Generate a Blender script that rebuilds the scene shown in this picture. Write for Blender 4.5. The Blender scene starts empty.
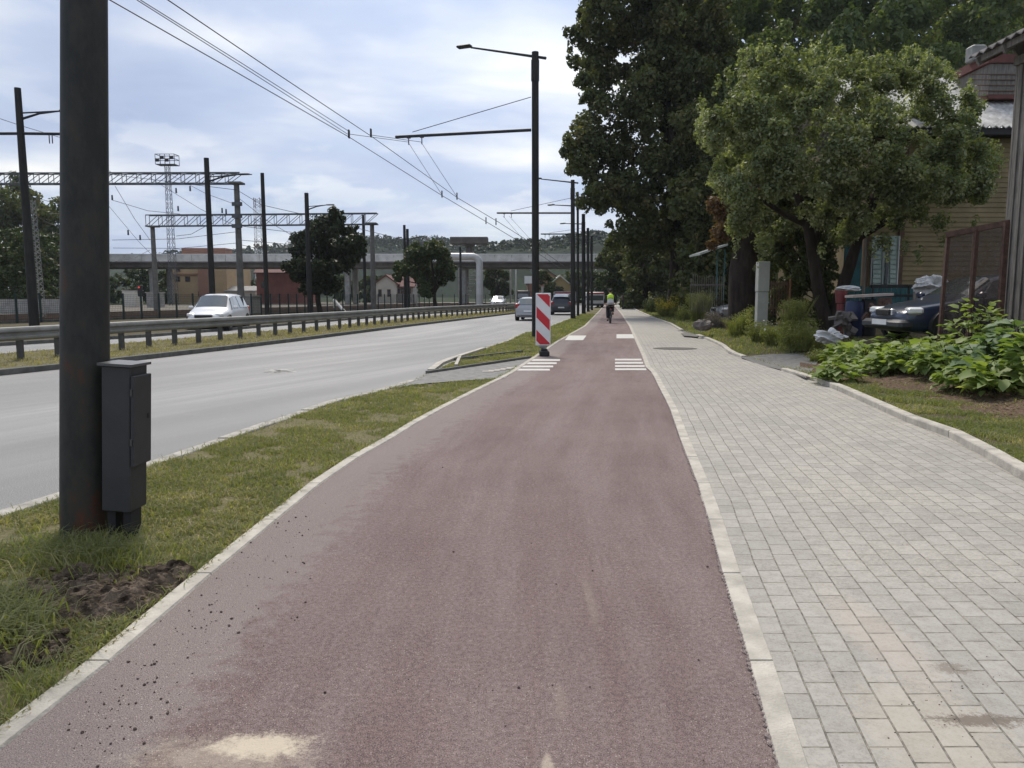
import bpy, math, random
import numpy as np
from mathutils import Vector, noise as mnoise
random.seed(7); rng = np.random.default_rng(7)
SC = bpy.context.scene; COL = SC.collection
R = math.radians
# ------------------------------------------------------------------ camera
CH = 1.5; FPX = 769.0; PITCH = math.atan((384-295)/FPX)
cam = bpy.data.cameras.new('camera'); camo = bpy.data.objects.new('camera', cam); COL.objects.link(camo)
cam.sensor_width = 36; cam.lens = FPX/1024*36; cam.clip_start = .05; cam.clip_end = 6000
camo.location = (0, 0, CH); camo.rotation_euler = (math.pi/2-PITCH, 0, 0); SC.camera = camo
# ------------------------------------------------------------------ sky, sun, exposure
SUN_EL, SUN_AZ = R(54), R(-14)
w = bpy.data.worlds.new('World'); SC.world = w; w.use_nodes = True
nt = w.node_tree; nt.nodes.clear()
def N(nt, t, **k):
    n = nt.nodes.new(t)
    for a, v in k.items():
        if a == 'i':
            for q, x in v.items(): n.inputs[q].default_value = x
        else: setattr(n, a, v)
    return n
def ramp(nt, stops, src=None, interp='LINEAR'):
    r = nt.nodes.new('ShaderNodeValToRGB'); cr = r.color_ramp; cr.interpolation = interp
    while len(cr.elements) > 1: cr.elements.remove(cr.elements[0])
    for i, (p, c) in enumerate(stops):
        if not hasattr(c, '__len__'): c = (c, c, c)
        e = cr.elements[0] if i == 0 else cr.elements.new(p)
        e.position = p; e.color = (*c[:3], 1)
    if src is not None: nt.links.new(src, r.inputs[0])
    return r
sky = N(nt, 'ShaderNodeTexSky', sky_type='NISHITA', sun_disc=False, sun_elevation=SUN_EL, sun_rotation=SUN_AZ,
        air_density=1.0, dust_density=1.0, ozone_density=1.0)
tc = N(nt, 'ShaderNodeTexCoord'); sep = N(nt, 'ShaderNodeSeparateXYZ'); nt.links.new(tc.outputs['Generated'], sep.inputs[0])
def M(nt, op, a, b=None, c=None, clamp=False):
    n = nt.nodes.new('ShaderNodeMath'); n.operation = op; n.use_clamp = clamp
    for i, v in enumerate((a, b, c)):
        if v is None: continue
        if isinstance(v, (int, float)): n.inputs[i].default_value = v
        else: nt.links.new(v, n.inputs[i])
    return n.outputs[0]
zz = M(nt, 'MAXIMUM', sep.outputs[2], 0.0)
den = M(nt, 'ADD', zz, 0.13)
cx = M(nt, 'DIVIDE', sep.outputs[0], den); cy = M(nt, 'DIVIDE', sep.outputs[1], den)
cb = N(nt, 'ShaderNodeCombineXYZ'); nt.links.new(cx, cb.inputs[0]); nt.links.new(cy, cb.inputs[1])
n1 = N(nt, 'ShaderNodeTexNoise', i={'Scale': 1.15, 'Detail': 8.0, 'Roughness': .56, 'Distortion': .25}); nt.links.new(cb.outputs[0], n1.inputs['Vector'])
mp = N(nt, 'ShaderNodeMapping'); mp.inputs['Location'].default_value = (4.1, 2.2, 5); mp.inputs['Scale'].default_value = (.62, .80, 1); nt.links.new(cb.outputs[0], mp.inputs[0])
n2 = N(nt, 'ShaderNodeTexNoise', i={'Scale': 1.0, 'Detail': 6.0, 'Roughness': .5, 'Distortion': .25}); nt.links.new(mp.outputs[0], n2.inputs['Vector'])
# thin high cloud sheet: bluish grey to white
shade = ramp(nt, [(.36, (3.6, 4.4, 6.2)), (.49, (4.7, 5.4, 7.0)), (.58, (6.9, 7.3, 8.0)), (.68, (9.8, 9.5, 9.0))], n2.outputs[0])
cov = ramp(nt, [(.30, .62), (.5, .9), (.6, 1.0)], n1.outputs[0])
# brighter towards the veiled sun
sd = (math.sin(.02)*math.cos(.55), math.cos(.02)*math.cos(.55), math.sin(.55))
dt = N(nt, 'ShaderNodeVectorMath', operation='DOT_PRODUCT'); nt.links.new(tc.outputs['Generated'], dt.inputs[0]); dt.inputs[1].default_value = sd
gl = M(nt, 'POWER', M(nt, 'MAXIMUM', dt.outputs['Value'], 0.0), 14.0)
gl2 = M(nt, 'MULTIPLY_ADD', gl, .38, 1.0)
mul = N(nt, 'ShaderNodeVectorMath', operation='SCALE'); nt.links.new(shade.outputs[0], mul.inputs[0]); nt.links.new(gl2, mul.inputs['Scale'])
# puffy low clouds near the horizon
mp3 = N(nt, 'ShaderNodeMapping'); mp3.inputs['Scale'].default_value = (8, 8, 22); mp3.inputs['Location'].default_value = (.35, 0, .4); nt.links.new(tc.outputs['Generated'], mp3.inputs[0])
n3 = N(nt, 'ShaderNodeTexNoise', i={'Scale': 1.0, 'Detail': 6.0, 'Roughness': .5}); nt.links.new(mp3.outputs[0], n3.inputs['Vector'])
band = ramp(nt, [(0.0, .2), (.10, .35), (.145, 1.0), (.19, .35), (.24, 0)], zz)
puff = M(nt, 'MULTIPLY', band.outputs[0], ramp(nt, [(.54, 0), (.60, 1)], n3.outputs[0]).outputs[0])
mixc = N(nt, 'ShaderNodeMix', data_type='RGBA'); nt.links.new(cov.outputs[0], mixc.inputs[0]); nt.links.new(sky.outputs[0], mixc.inputs[6]); nt.links.new(mul.outputs[0], mixc.inputs[7])
mixp = N(nt, 'ShaderNodeMix', data_type='RGBA'); nt.links.new(M(nt, 'MULTIPLY', puff, .6), mixp.inputs[0]); nt.links.new(mixc.outputs[2], mixp.inputs[6]); mixp.inputs[7].default_value = (8.3, 8.6, 8.9, 1)
bg = N(nt, 'ShaderNodeBackground', i={'Strength': .1}); nt.links.new(mixp.outputs[2], bg.inputs[0])
wo = N(nt, 'ShaderNodeOutputWorld'); nt.links.new(bg.outputs[0], wo.inputs[0])
sl = bpy.data.lights.new('sun', 'SUN'); sl.energy = 2.9; sl.angle = R(16); sl.color = (1, .93, .83)
so = bpy.data.objects.new('sun', sl); COL.objects.link(so)
sdir = Vector((math.sin(SUN_AZ)*math.cos(SUN_EL), math.cos(SUN_AZ)*math.cos(SUN_EL), math.sin(SUN_EL)))
so.rotation_euler = sdir.to_track_quat('Z', 'Y').to_euler(); so.location = (0, 0, 60)
vs = SC.view_settings; vs.view_transform = 'Standard'; vs.look = 'None'; vs.gamma = 1; vs.exposure = .22; vs.use_curve_mapping = False
# ------------------------------------------------------------------ projection helpers (photo ray to a world point)
cp, sp_ = math.cos(PITCH), math.sin(PITCH)
def ray(px, py):
    a = (px-512)/FPX; b = (384-py)/FPX
    return Vector((a, cp+b*sp_, -sp_+b*cp))
def G(px, py, z=0.0):
    d = ray(px, py); t = (z-CH)/d.z
    return Vector((d.x*t, d.y*t, z))
def P(px, py, Y):
    d = ray(px, py); t = Y/d.y
    return Vector((d.x*t, Y, CH+d.z*t))
def line(pts, z=0.0, ext=None):
    q = sorted([(G(x, y, z).y, G(x, y, z).x) for x, y in pts])
    Y = np.array([a for a, b in q]); X = np.array([b for a, b in q])
    def f(y):
        if y <= Y[0]: return float(X[0]+(X[1]-X[0])/(Y[1]-Y[0])*(y-Y[0]))
        if y >= Y[-1]: return float(X[-1]+(X[-1]-X[-2])/(Y[-1]-Y[-2])*(y-Y[-1]))
        return float(np.interp(y, Y, X))
    f.Y = Y; return f
RZ = -.10
fL = line([(0,754),(65,704),(140,635),(265,530),(304,498),(341,467),(378,448),(427,417),(483,388),(512,374),(534,359),(559,341.5),(572,334),(586,326),(591.5,320),(600,311),(604,306)])
fR = line([(777,768),(751,671),(719,564),(703,500),(680,440),(669,407),(658,386),(652,373),(646,368),(642,356),(634.5,339),(629,326),(620.5,313),(616,308),(612.5,304)])
fS = line([(1024,482),(989,461),(962,443),(906,422.6),(867,404.5),(831,388),(804,378),(781,371),(757,364),(740,358),(729,354),(720,346),(707,340),(696,336),(684,333),(677,329),(669,324),(657,320),(637,311),(629,306)])
fK = line([(0,517),(58,500),(146,467.5),(228,439.6),(293,416.5),(342,400),(395,387),(416,380.5),(450,364),(484,349),(509,341),(525,333),(552,326),(570,319),(588,311),(598,306)])
fM1 = line([(0,370),(61,364),(205,348.5),(293,338.5),(330,334),(408,324.5),(515,312.5),(560,306)])
fGR = line([(14,360),(152,346.5),(269,335.7),(347,328),(427.6,319),(506,312.3),(554,305.6)])
fM2 = line([(0,354),(152,341),(269,331),(347,324.5),(427,316.5),(506,310.8),(552,304.8)])
fE = line([(0,343),(150,334.5),(300,322.5),(400,314.5),(515,307.8),(548,303.4)])
fF = line([(17,323),(150,318.3),(250,315),(330,311.5),(430,307.8),(510,304.5),(545,302)])
def sst(a, b, x):
    t = max(0, min(1, (x-a)/(b-a))); return t*t*(3-2*t)
def zg(x, y):
    s = x-fS(y)
    dv = max(math.exp(-((y-16.2)/1.9)**4), math.exp(-((y-31)/2.6)**4))
    z = .05-.055*dv*(1-sst(.5, 2.5, s))+.42*sst(.9+1.0*dv, 3.4+1.2*dv, s)*(1-.35*sst(20, 30, y))+.12*sst(3, 14, s)
    z += 26*sst(38, 110, x+.35*max(0, y-40)) * sst(25, 75, y)
    return z
def D(px, py):
    z = .1
    for i in range(40):
        p = G(px, py, z); z = .5*z+.5*min(1.2, zg(p.x, p.y))
    return G(px, py, z)
# ------------------------------------------------------------------ materials
def hexc(c): return tuple(c)
def mat(name, col, rough=.8, metal=0, var=.18, vs_=3.0, bump=0, bs=60, col2=None, spec=.5, coat=0, thr=(.35, .65), stretch=None, trans=None):
    m = bpy.data.materials.new(name); m.use_nodes = True; t = m.node_tree; b = t.nodes['Principled BSDF']
    b.inputs['Roughness'].default_value = rough; b.inputs['Metallic'].default_value = metal
    b.inputs['Specular IOR Level'].default_value = spec; b.inputs['Coat Weight'].default_value = coat
    co = N(t, 'ShaderNodeTexCoord'); mpn = N(t, 'ShaderNodeMapping'); t.links.new(co.outputs['Object'], mpn.inputs[0])
    if stretch: mpn.inputs['Scale'].default_value = stretch
    n = N(t, 'ShaderNodeTexNoise', i={'Scale': vs_, 'Detail': 6.0, 'Roughness': .65}); t.links.new(mpn.outputs[0], n.inputs['Vector'])
    c1 = tuple(x*(1-var) for x in col); c2 = col2 if col2 else tuple(min(1, x*(1+var)) for x in col)
    r = ramp(t, [(thr[0], c1), (thr[1], c2)], n.outputs[0]); t.links.new(r.outputs[0], b.inputs['Base Color'])
    if bump:
        n2 = N(t, 'ShaderNodeTexNoise', i={'Scale': bs, 'Detail': 4.0}); t.links.new(mpn.outputs[0], n2.inputs['Vector'])
        bp = N(t, 'ShaderNodeBump', i={'Strength': bump, 'Distance': .02}); t.links.new(n2.outputs[0], bp.inputs['Height']); t.links.new(bp.outputs[0], b.inputs['Normal'])
    return m
def leafmat(name, c1, c2, c3=None, trans=.35, rough=.55, nscale=.5):
    m = bpy.data.materials.new(name); m.use_nodes = True; t = m.node_tree; t.nodes.clear()
    g = N(t, 'ShaderNodeNewGeometry'); co = N(t, 'ShaderNodeTexCoord')
    n = N(t, 'ShaderNodeTexNoise', i={'Scale': nscale, 'Detail': 3.0}); t.links.new(co.outputs['Object'], n.inputs['Vector'])
    f = M(t, 'MULTIPLY_ADD', g.outputs['Random Per Island'], .6, M(t, 'MULTIPLY_ADD', n.outputs[0], 1.4, -.5), clamp=True)
    st = [(0, c1), (.75, c2)] + ([(.97, c3)] if c3 else [])
    r = ramp(t, st, f)
    b = N(t, 'ShaderNodeBsdfPrincipled', i={'Roughness': rough}); b.inputs['Specular IOR Level'].default_value = .3; t.links.new(r.outputs[0], b.inputs['Base Color'])
    tr = N(t, 'ShaderNodeBsdfTranslucent')
    hs = N(t, 'ShaderNodeMix', data_type='RGBA', blend_type='MULTIPLY'); hs.inputs[0].default_value = 1; t.links.new(r.outputs[0], hs.inputs[6]); hs.inputs[7].default_value = (1.5, 1.6, .6, 1)
    t.links.new(hs.outputs[2], tr.inputs[0])
    mx = N(t, 'ShaderNodeMixShader'); mx.inputs[0].default_value = trans
    t.links.new(b.outputs[0], mx.inputs[1]); t.links.new(tr.outputs[0], mx.inputs[2])
    o = N(t, 'ShaderNodeOutputMaterial'); t.links.new(mx.outputs[0], o.inputs[0]); return m
def groundmat(name, kind):
    m = bpy.data.materials.new(name); m.use_nodes = True; t = m.node_tree; b = t.nodes['Principled BSDF']
    uv = N(t, 'ShaderNodeUVMap'); ob = N(t, 'ShaderNodeTexCoord')
    L = t.links.new
    def noise(scale, det=5, src=None, rough=.6, dist=0):
        n = N(t, 'ShaderNodeTexNoise', i={'Scale': scale, 'Detail': float(det), 'Roughness': rough, 'Distortion': dist}); L(src or ob.outputs['Object'], n.inputs['Vector']); return n.outputs[0]
    def mapped(src, sc):
        k = N(t, 'ShaderNodeMapping'); k.inputs['Scale'].default_value = sc; L(src, k.inputs[0]); return k.outputs[0]
    def mix(f, a, c, bt='MIX'):
        k = N(t, 'ShaderNodeMix', data_type='RGBA', blend_type=bt)
        for s, v in ((0, f), (6, a), (7, c)):
            if isinstance(v, (int, float)): k.inputs[s].default_value = v
            elif isinstance(v, tuple): k.inputs[s].default_value = (*v[:3], 1)
            else: L(v, k.inputs[s])
        return k.outputs[2]
    def bump(h, s, d=.01, prev=None):
        k = N(t, 'ShaderNodeBump', i={'Strength': s, 'Distance': d}); L(h, k.inputs['Height'])
        if prev: L(prev, k.inputs['Normal'])
        return k.outputs[0]
    if kind == 'path':
        big = noise(.7, 4); grain = noise(210, 2, rough=.6); mid = noise(9, 5)
        c = ramp(t, [(.3, (.142, .094, .087)), (.7, (.212, .152, .140))], big).outputs[0]
        dusty = noise(1, 6, mapped(uv.outputs[0], (2.2, .22, 1)), .7)
        c = mix(M(t, 'MULTIPLY', ramp(t, [(.42, 0), (.72, .75)], dusty).outputs[0], 1.0), c, (.29, .235, .22))
        c = mix(ramp(t, [(.35, .8), (.6, 0)], mid).outputs[0], c, mix(.3, c, (.13, .095, .095)))
        # dusty edge bands
        sepu = N(t, 'ShaderNodeSeparateXYZ'); L(uv.outputs[0], sepu.inputs[0])
        edge = M(t, 'ADD', sepu.outputs[0], M(t, 'MULTIPLY_ADD', mid, .9, -.45))
        wear = M(t, 'ADD', M(t, 'MINIMUM', sepu.outputs[0], 1.6), M(t, 'MULTIPLY_ADD', big, 1.0, -.5))
        c = mix(ramp(t, [(.2, .45), (1.2, .0)], wear).outputs[0], c, mix(1.0, c, (.72, .66, .68), 'MULTIPLY'))
        med2 = noise(46, 3, rough=.7)
        c = mix(ramp(t, [(.40, .65), (.54, 0)], med2).outputs[0], c, mix(1.0, c, (.55, .52, .52), 'MULTIPLY'))
        c = mix(ramp(t, [(.56, 0), (.72, .4)], med2).outputs[0], c, (.36, .29, .27))
        c = mix(ramp(t, [(.42, .6), (.62, .0)], edge).outputs[0], c, (.27, .235, .215))
        c = mix(ramp(t, [(.53, 0), (.68, .55)], grain).outputs[0], c, (.42, .34, .32))
        c = mix(ramp(t, [(.34, .85), (.47, 0)], grain).outputs[0], c, (.055, .035, .036))
        # pale sand specks
        vor = N(t, 'ShaderNodeTexVoronoi', i={'Scale': 60.0}); L(ob.outputs['Object'], vor.inputs['Vector'])
        sm = noise(1.3, 3)
        sk = M(t, 'MULTIPLY', ramp(t, [(.10, 1), (.17, 0)], vor.outputs[0]).outputs[0], ramp(t, [(.35, .15), (.6, .9)], sm).outputs[0])
        c = mix(sk, c, (.5, .44, .38))
        # worn sand patches
        def patch(px, py, rx, ry, wgt):
            nonlocal c
            p = G(px, py)
            mm = N(t, 'ShaderNodeMapping', vector_type='POINT'); mm.inputs['Location'].default_value = (-p.x/rx, -p.y/ry, 0); mm.inputs['Scale'].default_value = (1/rx, 1/ry, 0); L(ob.outputs['Object'], mm.inputs[0])
            ln = N(t, 'ShaderNodeVectorMath', operation='LENGTH'); L(mm.outputs[0], ln.inputs[0])
            dd = M(t, 'ADD', ln.outputs['Value'], M(t, 'MULTIPLY_ADD', noise(16, 8, rough=.85), 3.0, -1.5))
            c = mix(ramp(t, [(.45, wgt), (1.0, 0)], dd).outputs[0], c, (.60, .52, .40))
        patch(262, 746, .20, .085, .85); patch(225, 756, .36, .14, .30); patch(548, 766, .025, .07, .45); patch(560, 700, .03, .15, .10); patch(590, 600, .03, .4, .10)
        L(c, b.inputs['Base Color']); L(bump(grain, .7, .007, bump(med2, .6, .008)), b.inputs['Normal']); b.inputs['Roughness'].default_value = .85; b.inputs['Specular IOR Level'].default_value = .3
    if kind == 'road':
        st = noise(1, 4, mapped(uv.outputs[0], (1.1, .025, 1)), .6); grain = noise(110, 3); med = noise(2.2, 6)
        st2 = noise(1, 5, mapped(uv.outputs[0], (.35, .10, 1)), .6)
        c = ramp(t, [(.36, (.14, .138, .135)), (.64, (.25, .245, .236))], st).outputs[0]
        c = mix(ramp(t, [(.38, .8), (.58, 0)], st2).outputs[0], c, (.12, .118, .116))
        c = mix(ramp(t, [(.48, 0), (.66, .6)], grain).outputs[0], c, (.46, .45, .43))
        c = mix(ramp(t, [(.36, .5), (.46, 0)], grain).outputs[0], c, (.07, .07, .075))
        c = mix(ramp(t, [(.62, 0), (.75, .35)], med).outputs[0], c, (.28, .27, .25))
        L(c, b.inputs['Base Color']); L(bump(grain, .5, .006), b.inputs['Normal'])
        b.inputs['Roughness'].default_value = .62; b.inputs['Specular IOR Level'].default_value = .45
    if kind == 'pavers':
        sw = N(t, 'ShaderNodeSeparateXYZ'); L(uv.outputs[0], sw.inputs[0]); cm = N(t, 'ShaderNodeCombineXYZ')
        wob = noise(1.1, 2); wv = M(t, 'MULTIPLY_ADD', wob, .03, -.015)
        L(M(t, 'ADD', sw.outputs[1], wv), cm.inputs[0]); L(M(t, 'ADD', sw.outputs[0], wv), cm.inputs[1])
        br = N(t, 'ShaderNodeTexBrick', offset=.5, i={'Scale': 1.0, 'Mortar Size': .0042, 'Mortar Smooth': .4, 'Bias': 0.0, 'Brick Width': .176, 'Row Height': .123,
            'Color1': (.295, .28, .252, 1), 'Color2': (.375, .355, .32, 1), 'Mortar': (.19, .18, .15, 1)}); L(cm.outputs[0], br.inputs['Vector'])
        grain = noise(140, 3); big = noise(.55, 5); fine = noise(14, 4)
        c = mix(ramp(t, [(.45, 0), (.62, .55)], big).outputs[0], br.outputs['Color'], mix(.3, br.outputs['Color'], (.46, .42, .36)))
        c = mix(ramp(t, [(.35, .55), (.6, 0)], fine).outputs[0], c, mix(1.0, c, (.74, .73, .70), 'MULTIPLY'))
        f2 = noise(60, 4, rough=.75); c = mix(ramp(t, [(.38, .5), (.5, 0)], f2).outputs[0], c, mix(1.0, c, (.70, .68, .64), 'MULTIPLY'))
        c = mix(M(t, 'MULTIPLY', ramp(t, [(.5, 0), (.64, .6)], f2).outputs[0], ramp(t, [(.45, 0), (.6, 1)], big).outputs[0]), c, (.47, .42, .34))
        c = mix(ramp(t, [(.5, 0), (.7, .35)], grain).outputs[0], c, (.46, .445, .41))
        # sandy track and dark scuff in the near corner
        def patch(px, py, rx, ry, wgt, colr, rag=1.2):
            nonlocal c
            p = G(px, py); mm = N(t, 'ShaderNodeMapping'); mm.inputs['Location'].default_value = (-p.x/rx, -p.y/ry, 0); mm.inputs['Scale'].default_value = (1/rx, 1/ry, 0); L(ob.outputs['Object'], mm.inputs[0])
            ln = N(t, 'ShaderNodeVectorMath', operation='LENGTH'); L(mm.outputs[0], ln.inputs[0])
            dd = M(t, 'ADD', ln.outputs['Value'], M(t, 'MULTIPLY_ADD', noise(34, 6, rough=.85), rag*1.6, -rag*.8))
            c = mix(ramp(t, [(.5, wgt), (1.2, 0)], dd).outputs[0], c, colr)
        patch(935, 735, .30, .42, .35, (.46, .40, .31)); patch(880, 640, .16, .6, .35, (.48, .41, .34)); patch(980, 722, .20, .05, .85, (.13, .10, .075), 2.2)
        patch(950, 670, .08, .06, .7, (.16, .13, .10), 2.6)
        jn = noise(24, 4); jc = ramp(t, [(.38, (.10, .09, .07)), (.6, (.27, .245, .20))], jn).outputs[0]
        c = mix(ramp(t, [(.0, 0), (.5, .9)], br.outputs['Fac']).outputs[0], c, jc)
        L(c, b.inputs['Base Color']); inv = M(t, 'SUBTRACT', 1.0, br.outputs['Fac'])
        L(bump(grain, .25, .004, bump(inv, .8, .006)), b.inputs['Normal']); b.inputs['Roughness'].default_value = .8
    if kind in ('turf', 'garden', 'earth', 'gravel'):
        a = noise(2.2, 6); g2 = noise(26, 5); g3 = noise(.35, 4)
        cs = {'turf': ((.08, .085, .035), (.16, .145, .075), (.27, .22, .15)), 'garden': ((.05, .05, .024), (.10, .085, .05), (.17, .13, .09)),
              'earth': ((.018, .030, .012), (.035, .048, .020), (.055, .062, .03)), 'gravel': ((.13, .115, .09), (.20, .18, .15), (.27, .25, .22))}[kind]
        c = ramp(t, [(.3, cs[0]), (.55, cs[1]), (.75, cs[2])], a).outputs[0]
        c = mix(.5, c, ramp(t, [(.35, cs[0]), (.7, cs[2])], g2).outputs[0])
        c = mix(ramp(t, [(.4, 0), (.7, .5)], g3).outputs[0], c, cs[1])
        L(c, b.inputs['Base Color']); L(bump(g2, .8, .03), b.inputs['Normal']); b.inputs['Roughness'].default_value = .95; b.inputs['Specular IOR Level'].default_value = .1
    return m
MT = dict(
 path=groundmat('red_asphalt', 'path'), road=groundmat('grey_asphalt', 'road'), pavers=groundmat('concrete_pavers', 'pavers'),
 turf=groundmat('turf_soil', 'turf'), garden=groundmat('garden_soil', 'garden'), earth=groundmat('far_meadow', 'earth'), gravel=groundmat('rail_ballast', 'gravel'),
 kerb=mat('kerb_concrete', (.43, .40, .345), .85, var=.22, vs_=5, bump=.4, bs=90),
 roadkerb=mat('road_kerb', (.36, .34, .30), .9, var=.35, vs_=6, bump=.5, bs=70),
 darkkerb=mat('median_kerb', (.11, .11, .10), .9, var=.3, vs_=4),
 soil=mat('bare_soil', (.045, .032, .023), .95, var=.4, vs_=9, bump=1, bs=50, col2=(.20, .155, .115), spec=.1),
 mulch=mat('mulch', (.075, .048, .035), .95, var=.45, vs_=25, bump=1, bs=50, col2=(.2, .14, .10), spec=.1),
 white=mat('road_paint', (.52, .51, .48), .7, var=.15, vs_=30, bump=.3),
 pole=mat('pole_paint', (.020, .021, .020), .65, spec=.3, var=.35, vs_=6, stretch=(1, 1, .25), col2=(.032, .029, .025)),
 rustpole=None,
 darkmetal=mat('dark_metal', (.022, .024, .026), .6, .1, var=.15),
 box=mat('cabinet_paint', (.036, .036, .037), .6, 0, var=.15, vs_=4, bump=.1, bs=30),
 boxlid=mat('cabinet_lid', (.09, .09, .088), .4, .3, var=.2),
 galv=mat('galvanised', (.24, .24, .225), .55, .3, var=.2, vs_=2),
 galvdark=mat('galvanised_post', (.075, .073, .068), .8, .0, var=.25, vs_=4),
 concrete=mat('concrete', (.30, .29, .27), .9, var=.22, vs_=2, bump=.3),
 colcon=mat('column_concrete', (.13, .125, .115), .9, var=.25, vs_=2),
 palecon=mat('pale_concrete', (.62, .61, .58), .9, var=.2, vs_=.6),
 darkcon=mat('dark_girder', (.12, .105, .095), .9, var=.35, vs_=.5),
 wire=mat('wire_black', (.03, .03, .035), .6, var=0),
 latt=mat('lattice_steel', (.09, .097, .105), .6, .3, var=.2),
 red=mat('sign_red', (.55, .018, .03), .45, var=.06), signwhite=mat('sign_white', (.72, .72, .72), .45, var=.05),
 rubber=mat('rubber', (.02, .02, .02), .8, var=.2), glassdark=mat('car_glass', (.07, .085, .09), .06, var=.1, spec=1.0, coat=1.0),
 chrome=mat('bright_metal', (.55, .55, .56), .25, .9, var=.05), lampglass=mat('lamp_glass', (.72, .72, .70), .2, var=.1, coat=.5),
 redlamp=mat('red_lamp', (.35, .02, .02), .25, var=.1),
 carwhite=mat('white_car_paint', (.70, .70, .70), .3, coat=.6, var=.03), carsilver=mat('silver_car_paint', (.40, .41, .43), .35, .35, coat=.6, var=.03),
 carblack=mat('black_car_paint', (.025, .027, .033), .28, coat=.7, var=.05), carblue=mat('navy_car_paint', (.010, .022, .052), .3, coat=.7, var=.1),
 plastic=mat('grey_bumper', (.035, .037, .042), .55, var=.1),
 bark=mat('bark', (.040, .032, .026), .95, var=.4, vs_=5, bump=1, bs=14, stretch=(1, 1, .3), spec=.1),
 ygreen=mat('faded_green_boards', (.42, .50, .45), .8, var=.15, vs_=4), teal=mat('teal_boards', (.02, .10, .11), .7, var=.25, vs_=5),
 ochre=mat('ochre_boards', (.25, .19, .098), .85, var=.2, vs_=1.5), brown=mat('brown_trim', (.13, .075, .045), .8, var=.25),
 oldwood=mat('weathered_wood', (.17, .155, .135), .9, var=.4, vs_=5, stretch=(4, 4, .4), bump=.5, bs=20),
 asb=mat('corrugated_roof', (.42, .41, .39), .85, var=.35, vs_=2.5, bump=.3), darkroof=mat('dark_roof', (.07, .06, .055), .9, var=.3),
 redroof=mat('red_roof', (.12, .042, .034), .8, var=.2), redwall=mat('red_wall', (.33, .13, .11), .9, var=.2, vs_=.4),
 tan=mat('tan_brick', (.42, .30, .17), .9, var=.12, vs_=.3), tandark=mat('brown_brick', (.30, .16, .11), .9, var=.12, vs_=.3), cream=mat('cream_wall', (.55, .52, .46), .9, var=.12, vs_=.5),
 window=mat('dark_window', (.03, .035, .04), .2, var=.2), rust=mat('rusty_frame', (.085, .045, .032), .8, var=.4, vs_=12),
 cabinet=mat('grey_post', (.36, .37, .33), .7, var=.1), tarp=mat('white_tarp', (.60, .60, .59), .55, var=.15, bump=.3, bs=5),
 bluepl=mat('blue_plastic', (.012, .022, .07), .5, var=.2), redpl=mat('red_plastic', (.16, .03, .03), .5, var=.2), blackpl=mat('black_wood', (.02, .019, .018), .7, var=.2),
 plank=mat('pale_plank', (.52, .42, .37), .8, var=.2), stone=mat('stone', (.17, .15, .135), .9, var=.3, bump=.8, bs=20),
 skin=mat('skin', (.45, .27, .2), .6, var=.05), hiviz=mat('hi_vis_yellow', (.50, .75, .05), .7, var=.08), greycloth=mat('grey_cloth', (.50, .51, .50), .85, var=.12),
 darkcloth=mat('dark_cloth', (.022, .022, .027), .9, var=.2), hair=mat('dark_hair', (.02, .016, .013), .8, var=.2), busbody=mat('bus_white', (.55, .54, .52), .45, var=.08), busred=mat('bus_red', (.40, .03, .04), .45, var=.08),
 green=mat('green_fence', (.010, .026, .022), .6, var=.2), railrust=mat('rail_rust', (.12, .08, .06), .7, .3, var=.2), yellowwall=mat('yellow_wall', (.45, .35, .17), .9, var=.1),
 pipe=mat('silver_pipe', (.50, .50, .50), .5, .3, var=.12, vs_=1), flower=mat('white_flower', (.75, .75, .70), .8, var=.1),
)
def rustpolemat():
    m = bpy.data.materials.new('rust_stained_pole'); m.use_nodes = True; t = m.node_tree; b = t.nodes['Principled BSDF']; L = t.links.new
    ob = N(t, 'ShaderNodeTexCoord'); mpn = N(t, 'ShaderNodeMapping'); mpn.inputs['Scale'].default_value = (1, 1, .45); L(ob.outputs['Object'], mpn.inputs[0])
    n = N(t, 'ShaderNodeTexNoise', i={'Scale': 7.0, 'Detail': 8.0, 'Roughness': .7}); L(mpn.outputs[0], n.inputs['Vector'])
    n2 = N(t, 'ShaderNodeTexNoise', i={'Scale': 2.2, 'Detail': 3.0}); L(ob.outputs['Object'], n2.inputs['Vector'])
    sp = N(t, 'ShaderNodeSeparateXYZ'); L(ob.outputs['Object'], sp.inputs[0])
    low = ramp(t, [(0, .10), (.05, .07), (.12, 0)], M(t, 'MULTIPLY', sp.outputs[2], .1)).outputs[0]
    f = M(t, 'ADD', M(t, 'ADD', n.outputs[0], low), M(t, 'MULTIPLY_ADD', n2.outputs[0], .3, -.15))
    r = ramp(t, [(.40, (.022, .024, .022)), (.56, (.038, .037, .032)), (.63, (.050, .040, .030)), (.74, (.09, .034, .018)), (.85, (.15, .08, .05))], f)
    L(r.outputs[0], b.inputs['Base Color']); b.inputs['Roughness'].default_value = .6; b.inputs['Specular IOR Level'].default_value = .3
    bp = N(t, 'ShaderNodeBump', i={'Strength': .25, 'Distance': .01}); L(n.outputs[0], bp.inputs['Height']); L(bp.outputs[0], b.inputs['Normal'])
    return m
MT['rustpole'] = rustpolemat()
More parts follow.
